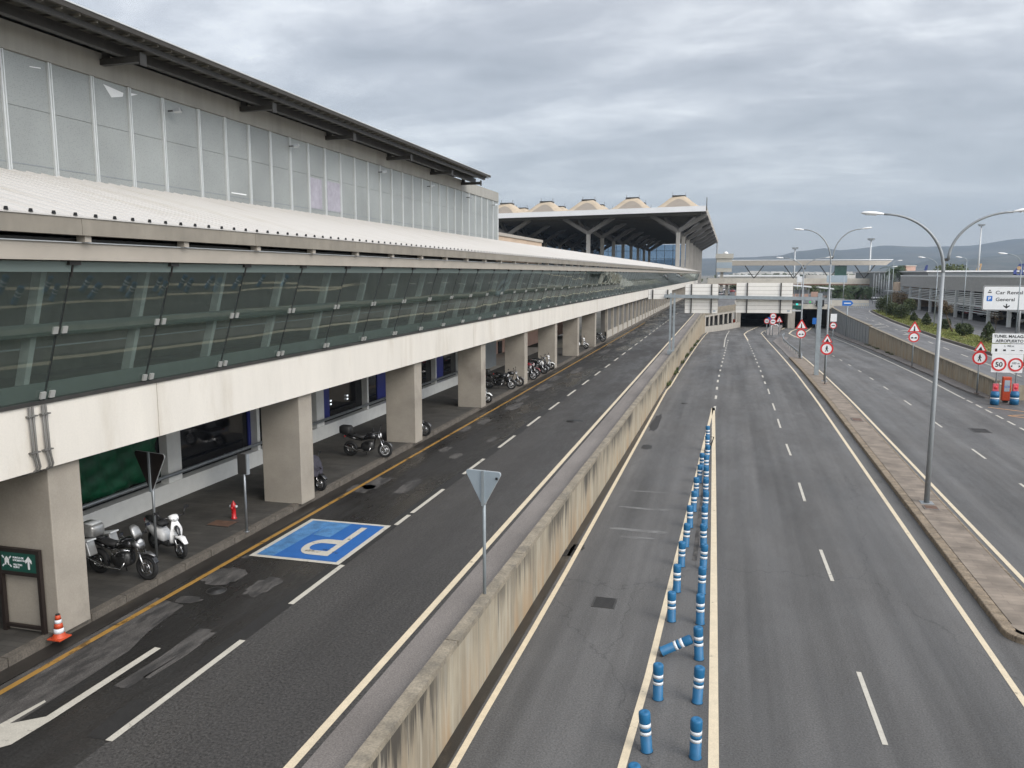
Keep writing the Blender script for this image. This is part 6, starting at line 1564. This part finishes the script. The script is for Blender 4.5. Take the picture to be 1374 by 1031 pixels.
# cars
def car(label,x,y,z,rz,m,cat='car'):
    t=thing('car',label,cat,(x,y,z),rz,'cars on the roundabout and car park')
    b=MB().loft([(-2.15,.62,.72,.20),(-2.0,.66,.84,.30),(-.8,.68,.88,.34),(.9,.66,.88,.32),(1.9,.58,.84,.26),(2.15,.5,.7,.16)],14,4);b.build('body',M[m],t)
    MB().loft([(-1.7,.98,.5,.05),(-1.2,1.2,.70,.20),(-.1,1.25,.72,.22),(.7,1.15,.68,.16),(1.2,.95,.5,.04)],12,3.5).build('window_glass',M['carglass'],t)
    MB().loft([(-1.2,1.43,.58,.03),(-.2,1.47,.6,.03),(.35,1.43,.56,.03)],12,4).build('roof',M[m],t)
    for xx in (-1.35,1.35):
        for s in (-1,1):
            w=MB().torus((xx,s*.8,.32),.22,.1,'y',16,6).build('wheel',M['rubber'],t);MB().lathe((xx,s*.8-.06,.32),[(.18,0),(.18,.12)],10,axis='y').build('rim',M['rimgrey'],w)
    for s in (-1,1): MB().box(2.02,2.12,s*.6-.14,s*.6+.14,.6,.72).build('headlight',M['lens'],t);MB().box(-2.16,-2.05,s*.62-.12,s*.62+.12,.7,.82).build('tail_light',M['red'],t)
    return t
p=PZ(1143,396.5,ZU);car('white saloon car crossing the roundabout under the footbridge',p.x,p.y if p.y<262 else 258,ZU,R(5),'carwhite')
for px,py,m_,lab in ((975,396.5,'carwhite','white car nearest on the ramp left of the big board'),(967,397,'carsilver','silver car at the left of the cars beyond the gallery'),(983,393,'carred','dark red car on the right of the cars beyond the gallery'),(971,391,'carwhite','white van like car behind the others beyond the gallery')):
    p=PZ(px,py,ZU);car(lab,p.x,p.y,ZU,R(80),m_)
for i,(y,m_) in enumerate(((150,'carsilver'),(156,'carsilver'),(164,'carred'),(172,'carwhite'),(180,'carsilver'),(136,'carwhite'))):
    car('%s parked in the shade of the car park, %s from the palms end'%({'carsilver':'silver car','carred':'red car','carwhite':'white car'}[m_],['fifth','fourth','third','second','first','sixth'][i]),XF+5.5,y,1.02,R(180),m_)
b=MB();b.box(-30,95,262,430,.76,.86);struct('far_forecourt',b,M['asph_u'])
t=thing('low_wall','long low concrete wall around the roundabout beyond the tunnel','wall',(20,205,1));a=PY(1112,404,208);c=PY(1166,404,208)
MB().box(a.x,c.x,208,208.4,.9,2.3).build('wall_face',M['concw'],t,world=True)
t=thing('glass_railing','bluish railing along the roundabout edge left of the bushes','railing',(25,196,1));a=PY(1138,412,196);c=PY(1166,412,196)
b=MB();
for k in range(12): x=a.x+(c.x-a.x)*k/11;b.box(x,x+.08,196,196.08,.9,1.9)
b.box(a.x,c.x,196,196.06,1.85,1.95);b.build('rail',M['alu'],t,world=True)
# upper road paint
b=MB()
for y in seq(60,150,7.5): x=ul(y)+3.1;b.ribbon([(x,y,ZU+.012),(ul(y+2.6)+3.1,y+2.6,ZU+.012)],.13)
b.ribbon([(ur(y)-.35,y,ZU+.012) for y in seq(30,184,4)],.13)
b.ribbon([(ul(y)+.4,y,ZU+.012) for y in seq(62,120,4)],.13)
for k in range(5): b.ribbon([(20.6+.9*(k%3),104+7*k,ZU+.013),(22.2+.9*(k%3),106+7*k,ZU+.013)],.35)
b.build('road_paint',M['white'],up_road,fix=False)
# pinkish clutter (hoarding) under bridge
t=thing('site_hoarding','reddish and white hoarding strip beneath the footbridge','fence',(20,290,1))
b=MB();
for k in range(16): x=2+3.1*k;b.box(x,x+2.2,290,290.2,.9,2.2+.8*rr.random())
b.build('panels',M['pink'],t,world=True)
t=thing('hangar','pale long hangar block behind the footbridge','building',(40,520,1))
MB().box(-6,40,520,540,.8,7).build('wall',M['townw'],t,world=True);MB().box(-7,41,519,541,7,8).build('roof',M['boardw'],t,world=True)
MB().box(48,96,560,580,.8,8).build('wing',M['townw'],t,world=True)
# ================================================================ HILLS
def ridge(name,pts,Y,depth,m,amp,seed,nx=160):
    rr=random.Random(seed);prof=[]
    for px,py in pts: q=PY(px,py,Y);prof.append((q.x,q.z))
    x0,x1=prof[0][0],prof[-1][0];b=MB();ny=14;rows=[]
    from mathutils import noise
    for j in range(ny+1):
        f=j/ny;row=[]
        for i in range(nx+1):
            x=x0+(x1-x0)*i/nx;h=interp(x,prof);prf=math.sin(f*PI/2)**1.1
            nz=noise.fractal(Vector((x/900,f*3,seed)),.9,2.1,5)*amp
            row.append((x,Y-depth+depth*f,max(.0,(h+nz*.25*(1 if f>.97 else 4*f*(1.2-f)))*prf)+.5))
        rows.append(b.add(row))
    row=[(x0+(x1-x0)*i/nx,Y+depth,.3) for i in range(nx+1)];rows.append(b.add(row))
    for a,c in zip(rows,rows[1:]):
        for i in range(nx): b.face([a+i,a+i+1,c+i+1,c+i],True)
    struct(name,b,m)
ridge('mountains',[(700,356),(900,350),(980,347.5),(1010,347),(1040,345.5),(1060,341),(1094,336.5),(1112,339.5),(1135,338),(1174,333),(1200,334),(1229,335.5),(1255,334.5),(1288,333),(1310,329),(1345,322),(1374,321.5),(1450,318),(1600,326)],6500,2600,M['hill'],70,3)
ridge('near_hills',[(1130,364),(1180,360),(1219,357),(1245,350),(1262,347),(1290,349),(1330,344),(1374,341),(1450,338),(1600,345)],4200,1300,M['hill2'],45,8)
b=MB();rr=random.Random(12)
for k in range(700):
    y=rr.uniform(1500,4300);px=rr.uniform(985,1400);q=PY(px,360,y);w=rr.uniform(6,22);h=rr.uniform(5,14);z=0.5+max(0,(y-2900))*.012*max(0,(px-1180)/200)
    b.box(q.x-w/2,q.x+w/2,y,y+10,z,z+h)
o=b.build('distant_town',M['townw']);tag(o,'scatter of tiny pale houses of the town at the foot of the hills','houses',kind='stuff')
b=MB()
for k in range(260):
    y=rr.uniform(700,2600);px=rr.uniform(985,1400);q=PY(px,366,y);leaves(b,(q.x,y,3),(rr.uniform(15,50),20,rr.uniform(3,6)),60,5,None,rr)
o=b.build('distant_scrub',M['leaf'],fix=False);tag(o,'dark band of distant trees on the plain before the hills','trees',kind='stuff')
# haze box
HZ=MB().box(-8800,8800,-380,8900,-6,640).build('haze',None)
HZ['kind']='stuff';HZ['label']='thin blue grey haze over the plain'
hm=bpy.data.materials.new('haze_air');hm.use_nodes=True;nt=hm.node_tree;nt.nodes.clear();o_=nt.nodes.new('ShaderNodeOutputMaterial');v=nt.nodes.new('ShaderNodeVolumePrincipled');v.inputs['Color'].default_value=(.58,.71,.88,1);v.inputs['Density'].default_value=HAZE;v.inputs['Anisotropy'].default_value=.2
nt.links.new(v.outputs[0],o_.inputs['Volume']);HZ.data.materials.append(hm)
# ================================================================ LIGHT, SKY, CAMERA
SUN_EL,SUN_AZ=R(38),R(118)     # azimuth measured from +Y towards +X
sd=Vector((math.sin(SUN_AZ)*math.cos(SUN_EL),math.cos(SUN_AZ)*math.cos(SUN_EL),math.sin(SUN_EL)))
l=bpy.data.lights.new('sun','SUN');l.energy=SUNE;l.angle=R(35);l.color=(1,.95,.88);lo=bpy.data.objects.new('sun',l);C.objects.link(lo);lo.rotation_euler=sd.to_track_quat('Z','Y').to_euler()
w=bpy.data.worlds.new('World');sc.world=w;w.use_nodes=True;nt=w.node_tree;N=nt.nodes.new;L=nt.links.new;bg=nt.nodes['Background']
sky=N('ShaderNodeTexSky');sky.sky_type='NISHITA';sky.sun_disc=False;sky.sun_elevation=SUN_EL;sky.sun_rotation=SUN_AZ
sk=N('ShaderNodeVectorMath');sk.operation='SCALE';L(sky.outputs[0],sk.inputs[0]);sk.inputs['Scale'].default_value=1.0
tc=N('ShaderNodeTexCoord');sx=N('ShaderNodeSeparateXYZ');L(tc.outputs['Generated'],sx.inputs[0])
def mth(op,a,b=None):
    q=N('ShaderNodeMath');q.operation=op
    for s,i in ((a,0),(b,1)):
        if s is None: continue
        if isinstance(s,(int,float)): q.inputs[i].default_value=s
        else: L(s,q.inputs[i])
    return q.outputs[0]
def mrr(v,a,b,c,d,sm=False):
    q=N('ShaderNodeMapRange');L(v,q.inputs[0])
    if sm:q.interpolation_type='SMOOTHSTEP'
    for i,x in enumerate((a,b,c,d)): q.inputs[i+1].default_value=x
    return q.outputs[0]
zz=mth('ADD',mth('MAXIMUM',sx.outputs['Z'],0),.20)
cb=N('ShaderNodeCombineXYZ');L(mth('DIVIDE',sx.outputs['X'],zz),cb.inputs[0]);L(mth('DIVIDE',sx.outputs['Y'],zz),cb.inputs[1])
def cloud(scale,st,off,det=8,ro=.55,dist=.3):
    mp=N('ShaderNodeMapping');mp.inputs['Scale'].default_value=st;mp.inputs['Location'].default_value=off;mp.inputs['Rotation'].default_value=(0,0,R(14));L(cb.outputs[0],mp.inputs['Vector'])
    n=N('ShaderNodeTexNoise');n.inputs['Scale'].default_value=scale;n.inputs['Detail'].default_value=det;n.inputs['Roughness'].default_value=ro;n.inputs['Distortion'].default_value=dist;L(mp.outputs[0],n.inputs['Vector']);return n.outputs['Fac']
c1=cloud(1.5,(.75,1.0,1),(3.1,1.7,0));c2=cloud(4.6,(.6,1,1),(8.2,.3,0),10,.6,.4)
cf=mth('ADD',mth('MULTIPLY',c1,.62),mth('MULTIPLY',c2,.38))
cr=N('ShaderNodeValToRGB');L(cf,cr.inputs[0]);e=cr.color_ramp.elements
e[0].position=.36;e[0].color=(.40,.40,.40,1);e[1].position=.62;e[1].color=(.90,.90,.89,1)
m_=e.new(.48);m_.color=(.54,.54,.545,1);m_=e.new(.55);m_.color=(.70,.70,.70,1)
# towards the horizon the deck merges into an even blue grey
hz=mrr(sx.outputs['Z'],.02,.16,1,0,True)
mx=N('ShaderNodeMix');mx.data_type='RGBA';L(mth('MULTIPLY',hz,.8),mx.inputs[0]);L(cr.outputs[0],mx.inputs[6]);mx.inputs[7].default_value=(.60,.605,.615,1)
# thin spots let a little of the clear sky through
mx2=N('ShaderNodeMix');mx2.data_type='RGBA';mx2.inputs[0].default_value=.04;L(mx.outputs[2],mx2.inputs[6]);L(sk.outputs[0],mx2.inputs[7])
# brighter where the sun stands behind the cloud deck, and overhead
dt=N('ShaderNodeVectorMath');dt.operation='DOT_PRODUCT';L(tc.outputs['Generated'],dt.inputs[0]);dt.inputs[1].default_value=sd
gl=mrr(dt.outputs['Value'],.2,1,1,GLOW,True);zen=mrr(sx.outputs['Z'],.42,.95,1,ZEN,True)
mm=N('ShaderNodeVectorMath');mm.operation='SCALE';L(mx2.outputs[2],mm.inputs[0]);L(mth('MULTIPLY',gl,zen),mm.inputs['Scale'])
L(mm.outputs[0],bg.inputs['Color']);bg.inputs['Strength'].default_value=SKYS
cam=bpy.data.cameras.new('camera');co=bpy.data.objects.new('camera',cam);C.objects.link(co);co.location=EYE
cam.sensor_fit='HORIZONTAL';cam.sensor_width=36;cam.lens=36*FL/1374;cam.clip_start=.1;cam.clip_end=30000
co.rotation_euler=Matrix((RT,UP,-FW)).transposed().to_euler();sc.camera=co
sc.view_settings.view_transform='Standard';sc.view_settings.look='None';sc.view_settings.gamma=1;sc.view_settings.exposure=EXPO
sc.render.engine='CYCLES';sc.cycles.max_bounces=8;sc.cycles.transparent_max_bounces=24;sc.cycles.volume_bounces=0;sc.cycles.caustics_reflective=False;sc.cycles.caustics_refractive=False;sc.cycles.sample_clamp_indirect=4
